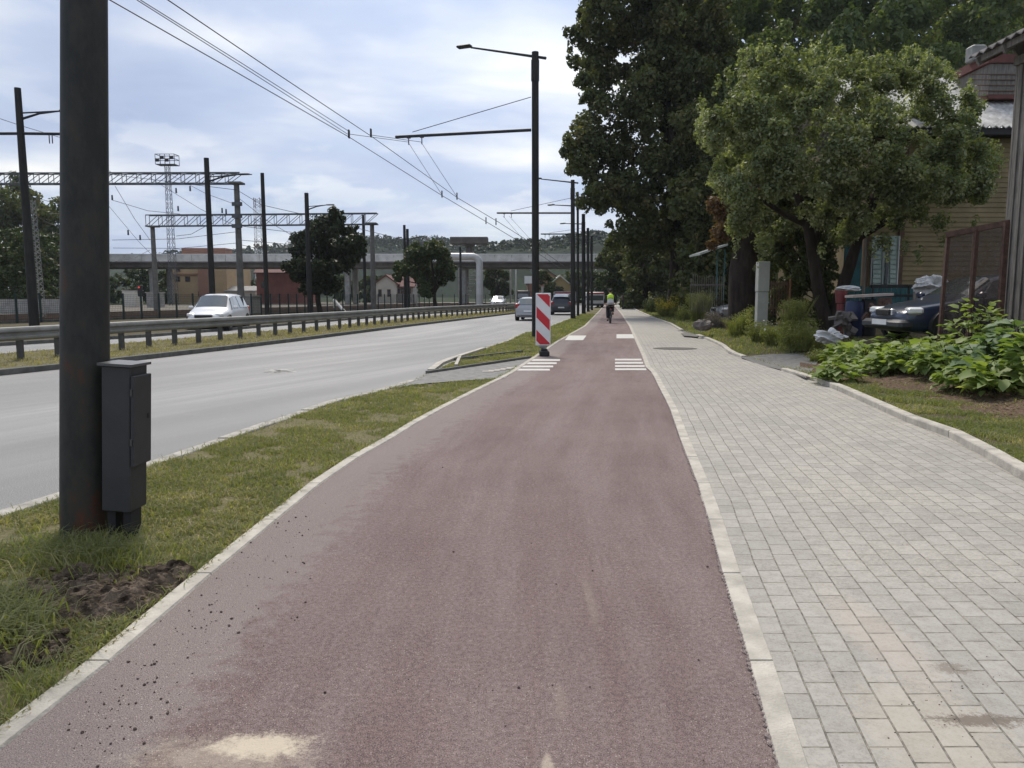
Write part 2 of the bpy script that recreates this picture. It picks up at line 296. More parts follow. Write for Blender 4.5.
def glassmat():
    m = bpy.data.materials.new('dusty_glass'); m.use_nodes = True; t = m.node_tree; t.nodes.clear(); L = t.links.new
    ob = N(t, 'ShaderNodeTexCoord'); n = N(t, 'ShaderNodeTexNoise', i={'Scale': 5.0, 'Detail': 7.0, 'Roughness': .7}); L(ob.outputs['Object'], n.inputs['Vector'])
    d = N(t, 'ShaderNodeBsdfPrincipled', i={'Roughness': .25, 'Base Color': (.10, .075, .065, 1)}); tr = N(t, 'ShaderNodeBsdfTransparent', i={'Color': (.75, .72, .7, 1)})
    mx = N(t, 'ShaderNodeMixShader'); L(ramp(t, [(.4, .12), (.65, .45)], n.outputs[0]).outputs[0], mx.inputs[0]); L(tr.outputs[0], mx.inputs[1]); L(d.outputs[0], mx.inputs[2])
    o = N(t, 'ShaderNodeOutputMaterial'); L(mx.outputs[0], o.inputs[0]); return m
MT['dustyglass'] = glassmat()
MT['ridge'] = mat('ridge_undergrowth', (.018, .028, .014), .95, var=.5, vs_=.05, spec=.1)
MT['leaf_linden'] = leafmat('linden_leaves', (.046, .062, .022), (.110, .125, .048), (.20, .16, .07), .32)
MT['leaf_apple'] = leafmat('apple_leaves', (.09, .112, .055), (.225, .25, .13), (.50, .50, .36), .4, nscale=1.2)
MT['leaf_dark'] = leafmat('maple_leaves', (.018, .028, .012), (.042, .052, .022), (.06, .065, .03), .2)
MT['leaf_mid'] = leafmat('street_tree_leaves', (.03, .05, .016), (.07, .09, .03), (.12, .11, .04), .25)
MT['leaf_wood'] = leafmat('wood_leaves', (.064, .102, .042), (.180, .220, .090), (.29, .29, .13), .42, nscale=.16)
MT['leaf_far'] = leafmat('far_wood_leaves', (.022, .036, .018), (.045, .062, .028), None, .2, nscale=.02)
MT['leaf_red'] = leafmat('reddish_leaves', (.09, .045, .025), (.15, .09, .05), (.25, .18, .08), .3)
MT['leaf_bed'] = leafmat('bed_plant_leaves', (.13, .19, .055), (.27, .33, .11), (.46, .47, .25), .38, nscale=2)
MT['leaf_bed2'] = leafmat('bed_plant_leaves_cool', (.10, .16, .075), (.19, .26, .14), (.32, .37, .24), .35, nscale=2)
MT['leaf_weed'] = leafmat('weed_leaves', (.11, .13, .045), (.27, .28, .11), (.44, .42, .20), .42, nscale=2)
MT['leaf_yellow'] = leafmat('yellow_flowers', (.45, .32, .03), (.60, .48, .06), None, .3)
MT['leaf_laven'] = leafmat('dry_grey_stems', (.12, .10, .11), (.23, .20, .21), None, .2)
MT['grass'] = leafmat('grass_blades', (.13, .155, .055), (.235, .24, .11), (.44, .37, .24), .4, nscale=1.3)
MT['grassdry'] = leafmat('dry_grass', (.20, .18, .09), (.34, .29, .17), (.48, .40, .26), .3, nscale=1.3)
# ------------------------------------------------------------------ mesh helpers
class MB:
    def __init__(s): s.v = []; s.f = []; s.uv = None
    def add(s, vs, fs):
        o = len(s.v); s.v += [tuple(p) for p in vs]; s.f += [tuple(o+i for i in f) for f in fs]; return s
    def box(s, c, d, rz=0, rx=0, ry=0):
        from mathutils import Euler
        e = Euler((rx, ry, rz)).to_matrix(); c = Vector(c)
        vs = [c+e@Vector((x*d[0]/2, y*d[1]/2, z*d[2]/2)) for x in (-1, 1) for y in (-1, 1) for z in (-1, 1)]
        return s.add(vs, [(0,1,3,2),(4,6,7,5),(0,4,5,1),(2,3,7,6),(0,2,6,4),(1,5,7,3)])
    def bbox(s, c, d, bev, rz=0):   # box with chamfered vertical and top edges
        x, y, z = d[0]/2, d[1]/2, d[2]/2; b = bev; ca, sa = math.cos(rz), math.sin(rz)
        ring = [(-x+b,-y),(x-b,-y),(x,-y+b),(x,y-b),(x-b,y),(-x+b,y),(-x,y-b),(-x,-y+b)]
        def tr(px, py, pz): return (c[0]+ca*px-sa*py, c[1]+sa*px+ca*py, c[2]+pz)
        k = max(.01, 1-b/max(x, .01)); k2 = max(.01, 1-b/max(y, .01))
        vs = [tr(px*k, py*k2, -z) for px, py in ring]+[tr(px, py, -z+b) for px, py in ring]+[tr(px, py, z-b) for px, py in ring]+[tr(px*k, py*k2, z) for px, py in ring]
        fs = [tuple(range(7, -1, -1)), tuple(range(24, 32))]
        for l in range(3):
            for i in range(8): j = (i+1) % 8; fs.append((l*8+i, l*8+j, l*8+8+j, l*8+8+i))
        return s.add(vs, fs)
    def tube(s, pts, r, n=8, cap=True):
        pts = [Vector(p) for p in pts]; rs = r if hasattr(r, '__len__') else [r]*len(pts)
        vs = []; prev = None
        for i, p in enumerate(pts):
            d = (pts[min(i+1, len(pts)-1)]-pts[max(i-1, 0)])
            if d.length < 1e-9: d = Vector((0, 0, 1))
            d.normalize()
            if prev is None:
                u = d.cross(Vector((0, 0, 1)) if abs(d.z) < .9 else Vector((1, 0, 0))).normalized()
            else:
                u = (prev-d*prev.dot(d)); u = u.normalized() if u.length > 1e-6 else d.orthogonal().normalized()
            prev = u; v = d.cross(u)
            vs += [p+(u*math.cos(2*math.pi*k/n)+v*math.sin(2*math.pi*k/n))*rs[i] for k in range(n)]
        fs = [(i*n+k, i*n+(k+1) % n, (i+1)*n+(k+1) % n, (i+1)*n+k) for i in range(len(pts)-1) for k in range(n)]
        if cap: fs += [tuple(range(n-1, -1, -1)), tuple((len(pts)-1)*n+k for k in range(n))]
        return s.add(vs, fs)
    def beam(s, a, b, wd, ht):
        a, b = Vector(a), Vector(b); d = (b-a).normalized(); u = d.cross(Vector((0,0,1)))
        u = u.normalized() if u.length > 1e-4 else Vector((1,0,0)); v = u.cross(d)
        vs = [q+u*x*wd/2+v*y*ht/2 for q in (a, b) for x, y in ((-1,-1),(1,-1),(1,1),(-1,1))]
        return s.add(vs, [(0,1,2,3),(7,6,5,4),(0,4,5,1),(1,5,6,2),(2,6,7,3),(3,7,4,0)])
    def prism(s, poly, off):   # closed 3-D polygon extruded by vector
        n = len(poly); off = Vector(off); vs = [Vector(p) for p in poly]+[Vector(p)+off for p in poly]
        return s.add(vs, [tuple(range(n)), tuple(range(2*n-1, n-1, -1))]+[(i, i+n, (i+1) % n+n, (i+1) % n) for i in range(n)])
    def blob(s, c, r, sub=2, nz=.25, seed=0, fr=1.5, crease=False):
        c = Vector(c); r = (r, r, r) if not hasattr(r, '__len__') else r
        nu, nv = 6*sub, 4*sub; vs = []; 
        for j in range(nv+1):
            th = math.pi*j/nv
            for i in range(nu):
                ph = 2*math.pi*i/nu; d = Vector((math.sin(th)*math.cos(ph), math.sin(th)*math.sin(ph), math.cos(th)))
                k = 1+nz*mnoise.noise(d*fr+Vector((seed*3.1, seed*1.7, seed)))*2
                if crease: o3 = Vector((seed, 2, seed)); k = 1.25-nz*5.5*abs(mnoise.noise(d*1.2+o3))-nz*1.3*abs(mnoise.noise(d*3.5+o3*2))-nz*.25*abs(mnoise.noise(d*11+o3))
                vs.append(c+Vector((d.x*r[0], d.y*r[1], d.z*r[2]))*k)
        fs = [(j*nu+i, (j+1)*nu+i, (j+1)*nu+(i+1) % nu, j*nu+(i+1) % nu) for j in range(nv) for i in range(nu)]
        return s.add(vs, fs)
    def build(s, name, m, parent=None, smooth=False, kind=None, mods=None):
        off = Vector((0, 0, 0)); q = parent
        while q is not None: off += q.location; q = q.parent
        me = bpy.data.meshes.new(name); me.from_pydata([tuple(Vector(p)-off) for p in s.v], [], s.f)
        me.materials.append(m)
        if smooth:
            me.polygons.foreach_set('use_smooth', [True]*len(me.polygons))
            try: me.set_sharp_from_angle(angle=R(40))
            except Exception: pass
        o = bpy.data.objects.new(name, me); COL.objects.link(o); o.parent = parent
        if kind: o['kind'] = kind
        return o
def thing(name, label, cat, loc=(0,0,0), group=None):
    o = bpy.data.objects.new(name, None); o.empty_display_size = .3; COL.objects.link(o); o.location = loc
    o['label'] = label; o['category'] = cat
    if group: o['group'] = group
    return o
def tag(o, label, cat, group=None, kind=None):
    o['label'] = label; o['category'] = cat
    if group: o['group'] = group
    if kind: o['kind'] = kind
    return o
def recenter(o, loc):
    loc = Vector(loc); n = len(o.data.vertices); a = np.empty(n*3); o.data.vertices.foreach_get('co', a)
    a = a.reshape(-1, 3)-np.array(loc); o.data.vertices.foreach_set('co', a.ravel()); o.location = loc; return o
def copy_tree(o, parent=None):
    c = o.copy(); COL.objects.link(c); c.parent = parent
    for ch in list(o.children): copy_tree(ch, c)
    return c
def nmesh(name, V, F4, m, parent=None, kind=None, loc=None):
    V = np.asarray(V, dtype=np.float32).reshape(-1, 3); F4 = np.asarray(F4, dtype=np.int32); k = F4.shape[1]
    off = np.zeros(3); q = parent
    while q is not None: off += np.array(q.location); q = q.parent
    if loc is not None: off = np.array(loc)
    me = bpy.data.meshes.new(name); me.vertices.add(len(V)); me.vertices.foreach_set('co', (V-off).astype(np.float32).ravel())
    me.loops.add(F4.size); me.loops.foreach_set('vertex_index', F4.ravel())
    me.polygons.add(len(F4)); me.polygons.foreach_set('loop_start', np.arange(0, F4.size, k, dtype=np.int32)); me.polygons.foreach_set('loop_total', np.full(len(F4), k, dtype=np.int32))
    me.update(calc_edges=True); me.validate(); me.materials.append(m)
    o = bpy.data.objects.new(name, me); COL.objects.link(o); o.parent = parent
    if loc is not None: o.location = loc
    if kind: o['kind'] = kind
    return o
def ysteps(y0, y1):
    ys = [y0]; 
    while ys[-1] < y1: ys.append(min(y1, ys[-1]+max(.25, .035*abs(ys[-1]))))
    return ys
def strip(name, fa, fb, y0, y1, z, m, kind='structure', nu=1, zf=None, wobble=0):
    ys = ysteps(y0, y1); vs = []; uv = []; s = 0
    for i, y in enumerate(ys):
        a, b = fa(y), fb(y)
        if i: s += math.hypot(y-ys[i-1], a-fa(ys[i-1]))
        for k in range(nu+1):
            x = a+(b-a)*k/nu; vs.append((x, y, z if zf is None else zf(x, y)+z)); uv.append((x-a, s))
    fs = [(i*(nu+1)+k, i*(nu+1)+k+1, (i+1)*(nu+1)+k+1, (i+1)*(nu+1)+k) for i in range(len(ys)-1) for k in range(nu)]
    b_ = MB(); b_.add(vs, fs); o = b_.build(name, m, kind=kind)
    l = o.data.uv_layers.new(name='UVMap'); idx = np.empty(len(o.data.loops), dtype=np.int32); o.data.loops.foreach_get('vertex_index', idx)
    l.data.foreach_set('uv', np.array(uv)[idx].ravel()); return o
def kerb(name, f, wdt, y0, y1, z0, z1, m, gap=.008, unit=1.0, side=1, jag=0.0):
    """row of kerb stones along f, each slightly apart"""
    b_ = MB(); y = y0; i = 0
    while y < y1:
        u = unit if y < 40 else unit*4; e = min(y+u, y1); g = gap if y < 40 else 0
        j = jag*(random.random()-.5); jz = jag*.4*(random.random()-.5)
        xa, xb = f(y+g)+j, f(e)+j
        P0 = [(xa, y+g), (xa+wdt*side, y+g), (xb+wdt*side, e), (xb, e)]
        if side < 0: P0 = P0[::-1]
        zt = z1+jz; c = .012
        sg = (1, -1, -1, 1); sy_ = (1, 1, -1, -1)
        top = [(p[0]+c*sg[k]*.6, p[1]+.003*sy_[k], zt) for k, p in enumerate(P0)]
        vs = [(p[0], p[1], z0) for p in P0]+[(p[0], p[1], zt-.012) for p in P0]+top
        b_.add(vs, [(8,9,10,11)]+[(a, (a+1) % 4, (a+1) % 4+4, a+4) for a in range(4)]+[(a+4, (a+1) % 4+4, (a+1) % 4+8, a+8) for a in range(4)])
        y = e; i += 1
    return b_.build(name, m, kind='structure')
# ------------------------------------------------------------------ ground
def ground():
    b_ = MB()
    xs = [-2500,-800,-300,-150,-80,-40,-20,0,20,40,80,150,300,800,2500]; ys = [-60,-10,0,20,40,80,150,300,700,1500,3500]
    vs = [(x, y, -.16) for y in ys for x in xs]; n = len(xs)
    fs = [(j*n+i, j*n+i+1, (j+1)*n+i+1, (j+1)*n+i) for j in range(len(ys)-1) for i in range(n-1)]
    b_.add(vs, fs).build('ground', MT['earth'], kind='structure')
ground()
Yn, Yf = -6, 170
off = lambda f, d: (lambda y: f(y)+d)
strip('road', lambda y: fE(y), fK, Yn, Yf, RZ, MT['road'])
strip('median_verge', fM2, fM1, Yn, Yf, -.01, MT['turf'])
strip('roadside_verge', fK, off(fL, -.07), Yn, Yf, -.012, MT['turf'], nu=4)
strip('cycle_path', off(fL, -.03), off(fR, .03), Yn, Yf, .0, MT['path'], nu=4)
strip('pavement', off(fR, .075), fS, Yn, 60, .006, MT['pavers'], nu=3)
strip('far_pavement', off(fR, .075), fS, 60, Yf, .005, MT['pavers'])
strip('garden_ground', off(fS, .06), off(fS, 8), Yn, 150, 0, MT['garden'], nu=44, zf=zg)
strip('hillside_ground', off(fS, 8), lambda y: fS(y)+90+y*.4, Yn, 150, 0, MT['earth'], nu=60, zf=zg)
strip('trackside_verge', off(fF, -3), off(fE, -.15), Yn, Yf, -.02, MT['garden'], nu=2)
strip('rail_yard', lambda y: fF(y)-60, off(fF, -3), Yn, Yf, -.05, MT['gravel'], nu=2)
kerb('path_kerb', off(fL, -.10), .10, Yn, 120, -.1, .012, MT['kerb'], jag=.0015)
kerb('pavement_edging', off(fR, .0), .105, Yn, 120, -.1, .012, MT['kerb'], jag=.0015)
kerb('garden_kerb', fS, .13, Yn, 13.4, -.05, .085, MT['kerb'], jag=.004)
kerb('garden_kerb', fS, .13, 13.4, G(781, 371).y, -.05, .06, MT['kerb'], jag=.006)
kerb('garden_kerb', fS, .13, G(742, 358.5).y, G(696, 336).y, -.05, .07, MT['kerb'], jag=.006)
kerb('garden_kerb', fS, .13, G(680, 331).y, 90, -.05, .07, MT['kerb'], jag=.006)
kerb('road_kerb', off(fK, -.15), .15, Yn, G(420, 380).y, -.15, .0, MT['roadkerb'], jag=.035)
kerb('road_kerb', off(fK, -.15), .15, G(470, 355).y, 120, -.15, .0, MT['roadkerb'], jag=.05)
kerb('median_kerb', off(fM1, -.02), .17, Yn, 140, -.15, .02, MT['darkkerb'], jag=.01)
kerb('far_median_kerb', off(fM2, -.15), .15, Yn, 140, -.15, .0, MT['darkkerb'], jag=.01)
kerb('trackside_kerb', off(fE, -.15), .15, Yn, 140, -.15, .02, MT['darkkerb'], jag=.01)
def psheet(name, rows, z, m, kind='structure', drape=False, dz=.01):
    """rows of photo rays laid on the ground"""
    b_ = MB(); n = len(rows[0]); vs = []
    for r_ in rows:
        for px, py in r_:
            if drape: p = D(px, py); p.z += dz
            else: p = G(px, py, z)
            vs.append(p)
    fs = [(j*n+i, j*n+i+1, (j+1)*n+i+1, (j+1)*n+i) for j in range(len(rows)-1) for i in range(n-1)]
    return b_.add(vs, fs).build(name, m, kind=kind)
# crossing link between road and cycle path
psheet('crossing_slab', [[(398,387),(430,383),(470,380),(505,378.5)], [(420,379),(445,375.5),(480,371.5),(520,366)], [(428,373),(455,369),(490,364.5),(530,358.5)]], .004, mat('link_asphalt', (.20, .195, .185), .9, var=.25, vs_=6, bump=.4))
sl_ = MB()
for a, b2, wd in [((427,373.5),(530,358),.07), ((452,360.5),(522,352),.06)]:
    A, B = G(*a), G(*b2); sl_.beam((A.x, A.y, .02), (B.x, B.y, .02), wd, .06)
sl_.build('slab_edge', MT['darkkerb'], kind='structure')
sl_ = MB()
for a, b2, wd in [((456,367),(460,358),.07), ((431,372),(440,365),.14), ((440,365),(452,360),.14), ((452,360),(484,349.5),.12)]:
    A, B = G(*a), G(*b2); sl_.beam((A.x, A.y, .03), (B.x, B.y, .03), wd, .06)
sl_.build('slab_kerb', MT['kerb'], kind='structure')
tact = MB()
for k in range(5):
    a, b2 = G(484+k*6, 373.5-k*.9), G(492+k*6, 370.5-k*.9); tact.box(((a.x+b2.x)/2, (a.y+b2.y)/2, .012), (.22, .16, .008))
tact.build('tactile_paving', MT['kerb'], kind='structure')
# white painted bars on the cycle path
wm = MB()
def bar(px0, px1, pyA, pyB, pzs=.004, shift=0):
    a = G(px0, pyB); b2 = G(px1, pyB); c = G(px1+shift, pyA); d = G(px0+shift, pyA)
    a, b2, c, d = [Vector((p.x, p.y, pzs)) for p in (a, b2, c, d)]; n = 8
    lo = [a.lerp(b2, i/n)+Vector((0, random.uniform(-.012, .012), 0)) for i in range(n+1)]; hi = [d.lerp(c, i/n)+Vector((0, random.uniform(-.012, .012), 0)) for i in range(n+1)]
    wm.add(lo+hi, [(i, i+1, n+2+i, n+1+i) for i in range(n)])
for k, y in enumerate((358.9, 362.1, 365.4, 368.6)):
    bar(615, 641.5+k*1.6, y, y+1.7)
    bar(531-k*4.8, 560-k*3.4, y+.4, y+2.1)
bar(616.5, 634, 334.3, 338.4); bar(565, 583, 335.6, 340.2, shift=3.5)
wm.build('road_marking', MT['white'], kind='structure')
wm = MB()   # worn scraps of an old white marking in the carriageway
for k in range(60):
    p = G(random.gauss(278, 7), random.gauss(371.5, 1.2), RZ); q_ = random.uniform(.02, .06); wm.add([(p.x-q_*2, p.y-q_*.6, RZ+.004), (p.x+q_*2, p.y-q_*.2, RZ+.004), (p.x+q_*1.5, p.y+q_, RZ+.004), (p.x-q_, p.y+q_*.8, RZ+.004)], [(0,1,2,3)])
wm.build('worn_marking', MT['white'], kind='structure')
md = MB(); p = G(675, 348.8); n = 28
md.add([(p.x+.62*math.cos(2*math.pi*i/n), p.y+.50*math.sin(2*math.pi*i/n), .011) for i in range(n)], [tuple(range(n))])
md.add([(p.x+.50*math.cos(2*math.pi*i/n), p.y+.40*math.sin(2*math.pi*i/n), .016) for i in range(n)], [tuple(range(n))])
tag(md.build('manhole_cover', mat('cast_iron', (.10, .095, .085), .8, .2, var=.3, bump=.5)), 'round dark manhole cover set in the grey block pavement', 'manhole cover')
psheet('driveway', [[(758,365),(775,368.5),(792,373),(806,378)], [(748,360.5),(772,361.5),(795,364),(815,367)], [(741,357.5),(765,354.5),(795,353.5),(822,355)]], 0, mat('old_asphalt', (.15, .145, .135), .9, var=.25, vs_=8, bump=.5), drape=True, dz=.006)
psheet('driveway', [[(684,336),(692,336.5),(697,337)], [(680,333),(690,333),(702,333.5)], [(677,330.5),(690,330.5),(705,331)]], 0, bpy.data.materials['old_asphalt'], drape=True, dz=.006)
psheet('soil_bed', [[(806,377),(840,385),(880,392),(925,397),(960,412),(1000,420),(1045,428)], [(800,370),(835,376),(880,381),(925,385),(965,397),(1000,402),(1045,408)], [(800,360),(840,364),(880,367),(925,370),(965,376),(1000,378),(1045,380)], [(810,350),(840,351),(880,352),(925,352),(965,352),(1000,352),(1045,352)]], 0, MT['mulch'], drape=True, dz=.008)
# bare soil scar in the verge
def soil_scar(px, py, rx, ry, seed, hgt=.085):
    c = G(px, py); b_ = MB(); n = 72; vs = []
    for j in range(n+1):
        for i in range(n+1):
            u, v = i/n*2-1, j/n*2-1; rr = math.hypot(u, v); ang = math.atan2(v, u)
            lim = .8+.25*mnoise.noise(Vector((math.cos(ang)*1.4, math.sin(ang)*1.4, seed)))
            k = 1-sst(lim-.25, lim, rr)
            h = hgt*(mnoise.noise(Vector((u*3, v*3, seed)))+.55*mnoise.noise(Vector((u*9, v*9, seed)))+.40*mnoise.noise(Vector((u*22, v*22, seed)))+.22*mnoise.noise(Vector((u*55, v*55, seed)))+.25)
            if c.x+u*rx > fL(c.y+v*ry)-.10: k = 0
            vs.append((c.x+u*rx, c.y+v*ry, -.05+k*(.045+max(-.005, h))))
    fs = [(j*(n+1)+i, j*(n+1)+i+1, (j+1)*(n+1)+i+1, (j+1)*(n+1)+i) for j in range(n) for i in range(n)]
    b_.add(vs, fs)
    for k in range(90):
        a = random.random()*6.28; r_ = random.random()**.6*.62; q = random.uniform(.006, .024)
        if c.x+math.cos(a)*r_*rx > fL(c.y+math.sin(a)*r_*ry)-.13: continue
        b_.blob((c.x+math.cos(a)*r_*rx, c.y+math.sin(a)*r_*ry, .0+q*.6+random.random()*.03), (q, q*.9, q*.7), 1, .35, k)
    return c, b_.build('bare_soil', MT['soil'], kind='structure')
scars = [(100, 590, .80, .52, 1.3), (8, 655, .40, .32, 5.1), (12, 545, .38, .35, 7.7), (190, 565, .22, .16, 3.2)]
sc_w = []
for s_ in scars[:2]:
    c, o = soil_scar(*s_); sc_w.append((c.x, c.y, s_[2], s_[3]))
psheet('sandy_patch', [[(-20,565),(30,560)], [(-20,545),(35,542)]], -.004, MT['soil'])
# ------------------------------------------------------------------ grass
def blades(name, pts, hmin, hmax, wd, m, bend=.5, zf=None, loc=None, seed=1):
    r_ = np.random.default_rng(seed); n = len(pts); p = np.array(pts)
    h = r_.uniform(hmin, hmax, n); th = r_.uniform(0, 2*math.pi, n); w_ = wd*r_.uniform(.6, 1.3, n)*(p[:, 3] if p.shape[1] > 3 else 1)
    h = h*(p[:, 3] if p.shape[1] > 3 else 1)**.4
    dx, dy = np.cos(th), np.sin(th); ph = r_.uniform(0, 2*math.pi, n); bx, by = np.cos(ph)*bend, np.sin(ph)*bend
    b0 = p[:, :3]-np.stack([dx*w_, dy*w_, 0*h], 1); b1 = p[:, :3]+np.stack([dx*w_, dy*w_, 0*h], 1)
    mid = p[:, :3]+np.stack([bx*h*.3, by*h*.3, h*.6], 1)
    m0 = mid-np.stack([dx*w_, dy*w_, 0*h], 1)*.7; m1 = mid+np.stack([dx*w_, dy*w_, 0*h], 1)*.7
    tip = p[:, :3]+np.stack([bx*h, by*h, h*(1-.25*bend)], 1)
    V = np.stack([b0, b1, m1, m0, tip], 1).reshape(-1, 3); i = np.arange(n)*5
    F = np.concatenate([np.stack([i, i+1, i+2, i+3], 1), np.stack([i+3, i+2, i+4, i+4], 1)])
    # tip as triangle via separate poly sizes
    me = bpy.data.meshes.new(name); me.vertices.add(len(V)); me.vertices.foreach_set('co', V.astype(np.float32).ravel())
    q4 = np.stack([i, i+1, i+2, i+3], 1).ravel(); q3 = np.stack([i+3, i+2, i+4], 1).ravel()
    me.loops.add(n*7); me.loops.foreach_set('vertex_index', np.concatenate([q4, q3]).astype(np.int32))
    me.polygons.add(2*n); me.polygons.foreach_set('loop_start', np.concatenate([np.arange(n)*4, n*4+np.arange(n)*3]).astype(np.int32))
    me.polygons.foreach_set('loop_total', np.concatenate([np.full(n, 4), np.full(n, 3)]).astype(np.int32))
    me.update(calc_edges=True); me.materials.append(m)
    o = bpy.data.objects.new(name, me); COL.objects.link(o); return o
def inscar(x, y):
    for cx_, cy_, rx, ry in sc_w:
        if ((x-cx_)/rx)**2+((y-cy_)/ry)**2 < .34+.25*mnoise.noise(Vector((x*4, y*4, 2))) and random.random() < .93: return True
    return False
def scatter(fa, fb, y0, y1, n, z=0, dens=None, power=1.7, zf=None):
    out = []; k = 0
    while len(out) < n and k < n*4:
        k += 1
        t = random.random(); y = (y0**(1-power)+t*(y1**(1-power)-y0**(1-power)))**(1/(1-power))
        a, b2 = fa(y), fb(y)
        if b2 <= a: continue
        x = random.uniform(a, b2)
        nz = mnoise.noise(Vector((x*1.6, y*1.6, 3)))+.5*mnoise.noise(Vector((x*5, y*5, 9)))
        if (nz < -.22 and random.random() < .92) or (nz < .02 and random.random() < .5): continue
        if dens and not dens(x, y): continue
        sc_ = max(1, y/9)
        out.append((x, y, z if zf is None else zf(x, y)-.005, sc_))
    return out
linkA = line([(398,387),(430,383),(470,380),(505,378.5)]); 
pl0, pl1 = G(405, 386), G(428, 373)
def notlink(x, y):
    if inscar(x, y): return False
    # strip of the crossing link
    a, b2 = G(400, 386.5), G(515, 377); t = (x-a.x)/(b2.x-a.x); lo = a.y+(b2.y-a.y)*t
    c, d = G(427, 373), G(530, 358); t2 = (x-c.x)/(d.x-c.x); hi = c.y+(d.y-c.y)*t2
    return not (lo < y < hi)
g1 = scatter(off(fK, .0), off(fL, -.10), 2.2, 60, 95000, -.014, notlink, 1.55)
for d_ in (0,): tag(blades('verge_grass', g1, .02, .06, .0040, MT['grass'], .8, seed=2), 'short patchy green grass covering the verge beside the red path', 'grass', kind='stuff')
g2 = scatter(off(fK, -.02), off(fL, -.06), 2.2, 30, 34000, -.014, notlink, 1.6)
tag(blades('dry_grass', g2, .02, .06, .004, MT['grassdry'], 1.1, seed=3), 'straw coloured dry blades mixed into the verge grass', 'grass', kind='stuff')
# taller grass at the left edge and along the edges of the scar
tall = []
for k in range(1500):
    c = G(random.gauss(-5, 26), random.gauss(628, 16)); tall.append((c.x, c.y, -.01, 1))
for k in range(1500):
    c = G(random.gauss(90, 40), random.gauss(556, 9)); tall.append((c.x, c.y, -.01, .7))
for k in range(500):
    c = G(random.gauss(45, 28), random.gauss(690, 14)); 
    if c.x < fL(c.y)-.12: tall.append((c.x, c.y, -.01, .5))
tall = [t for t in tall if t[0] < fL(t[1])-.11]
tag(blades('tall_grass', tall, .08, .20, .0045, MT['grass'], 1.1, seed=4), 'longer arching grass blades beside the bare soil at the left edge', 'grass', kind='stuff')
g3 = scatter(off(fS, .14), lambda y: fS(y)+3.4, 5.0, 16, 120000, 0, None, 1.2, zf=zg)
bedtop = line([(806,377),(840,385),(880,392),(925,397),(960,412),(1000,420),(1045,428)])
def proj(x, y, z):
    d = y*cp-(z-CH)*sp_; return 512+FPX*x/d, 384-FPX*(y*sp_+(z-CH)*cp)/d
def below_bed(q):
    px, py = proj(q[0], q[1], q[2]); return py > np.interp(px, [806,840,880,925,960,1000,1045], [379,387,392,396,408,416,424])-6*random.random()-5*mnoise.noise(Vector((q[0]*4, q[1]*4, 0)))
g3 = [q for q in g3 if q[1] < 5 or below_bed(q) or random.random() < .06]
g3__ = [q for q in g3 if q[0] < bedtop(q[1])+.12+.2*mnoise.noise(Vector((q[0]*3, q[1]*3, 1))) or q[1] < 7 or random.random() < .05]
g3_ = [q for q in g3 if not (q[1] > 7 and q[0]-fS(q[1]) > 1.0+.5*mnoise.noise(Vector((q[0]*2, q[1]*2, 1))) + max(0, (13-q[1])*.28)) or random.random() < .06]
tag(blades('garden_grass', g3, .03, .08, .0045, MT['grass'], .8, seed=5), 'short grass between the garden kerb and the planted bed', 'grass', kind='stuff')
g4 = scatter(off(fS, .15), lambda y: fS(y)+3.0, 17, 70, 14000, 0, lambda x, y: not (G(806,378).y < y < G(741,357).y and x < fS(y)+1.4), 1.4, zf=zg)
tag(blades('garden_edge_grass', g4, .04, .10, .004, MT['grass'], .8, seed=6), 'grass growing beyond the kerb farther along the garden fences', 'grass', kind='stuff')
g5 = scatter(off(fM2, .0), off(fM1, -.05), 12, 90, 15000, -.01, None, 1.3)
tag(blades('median_grass', g5, .03, .09, .004, MT['grassdry'], 1.0, seed=7), 'thin grass on the median under the guardrail', 'grass', kind='stuff')
# crumbs and pebbles
pb = MB()
for k in range(360):
    if k < 290:
        u_ = random.random(); px, py = 60+230*u_+random.gauss(28, 26), 745-240*u_+random.gauss(0, 16)
    else: px, py = random.uniform(200, 760), random.uniform(430, 768)
    p = G(px, py)
    if p.x < fL(p.y)+.0 or p.x > fR(p.y): continue
    q = random.choice((.0015, .002, .0025, .003, .004, .006))*random.uniform(.8, 1.2); pb.blob((p.x, p.y, q*.5), (q, q, q*.7), 1, .3, k)
tag(pb.build('soil_crumbs', mat('dry_crumbs', (.075, .055, .045), .95, var=.3, vs_=30)), 'dark crumbs of soil scattered over the red cycle path', 'soil crumbs', kind='stuff')
pb = MB()
for k in range(60):
    p = G(random.gauss(950, 45), random.gauss(710, 35)) if k < 45 else G(random.uniform(720, 1020), random.uniform(480, 760))
    if p.x < fR(p.y)+.1 or p.x > fS(p.y): continue
    q = random.uniform(.001, .0028); pb.blob((p.x, p.y, .006+q*.4), (q*1.5, q, q*.6), 1, .3, k)
tag(pb.build('pavement_crumbs', MT['mulch']), 'dark grit scattered on the grey block pavement', 'grit', kind='stuff')
# weeds and blades in the kerb joints
jw = []
for k in range(900):
    y = 2.2+random.random()**1.5*14; x = fL(y)-.10+random.gauss(-.02, .02); jw.append((x, y, .0, 1))
for k in range(500):
    y = 5+random.random()**1.5*14; x = fS(y)+.14+random.gauss(.0, .015); jw.append((x, y, .05, 1))
for k in range(900):
    y = 3+random.random()**1.4*16; x = fK(y)-.02+random.gauss(0, .04); jw.append((x, y, -.02, 1))
tag(blades('kerb_grass', jw, .03, .09, .0035, MT['grass'], 1.3, seed=14), 'loose grass blades leaning over the kerb edges', 'grass', kind='stuff')
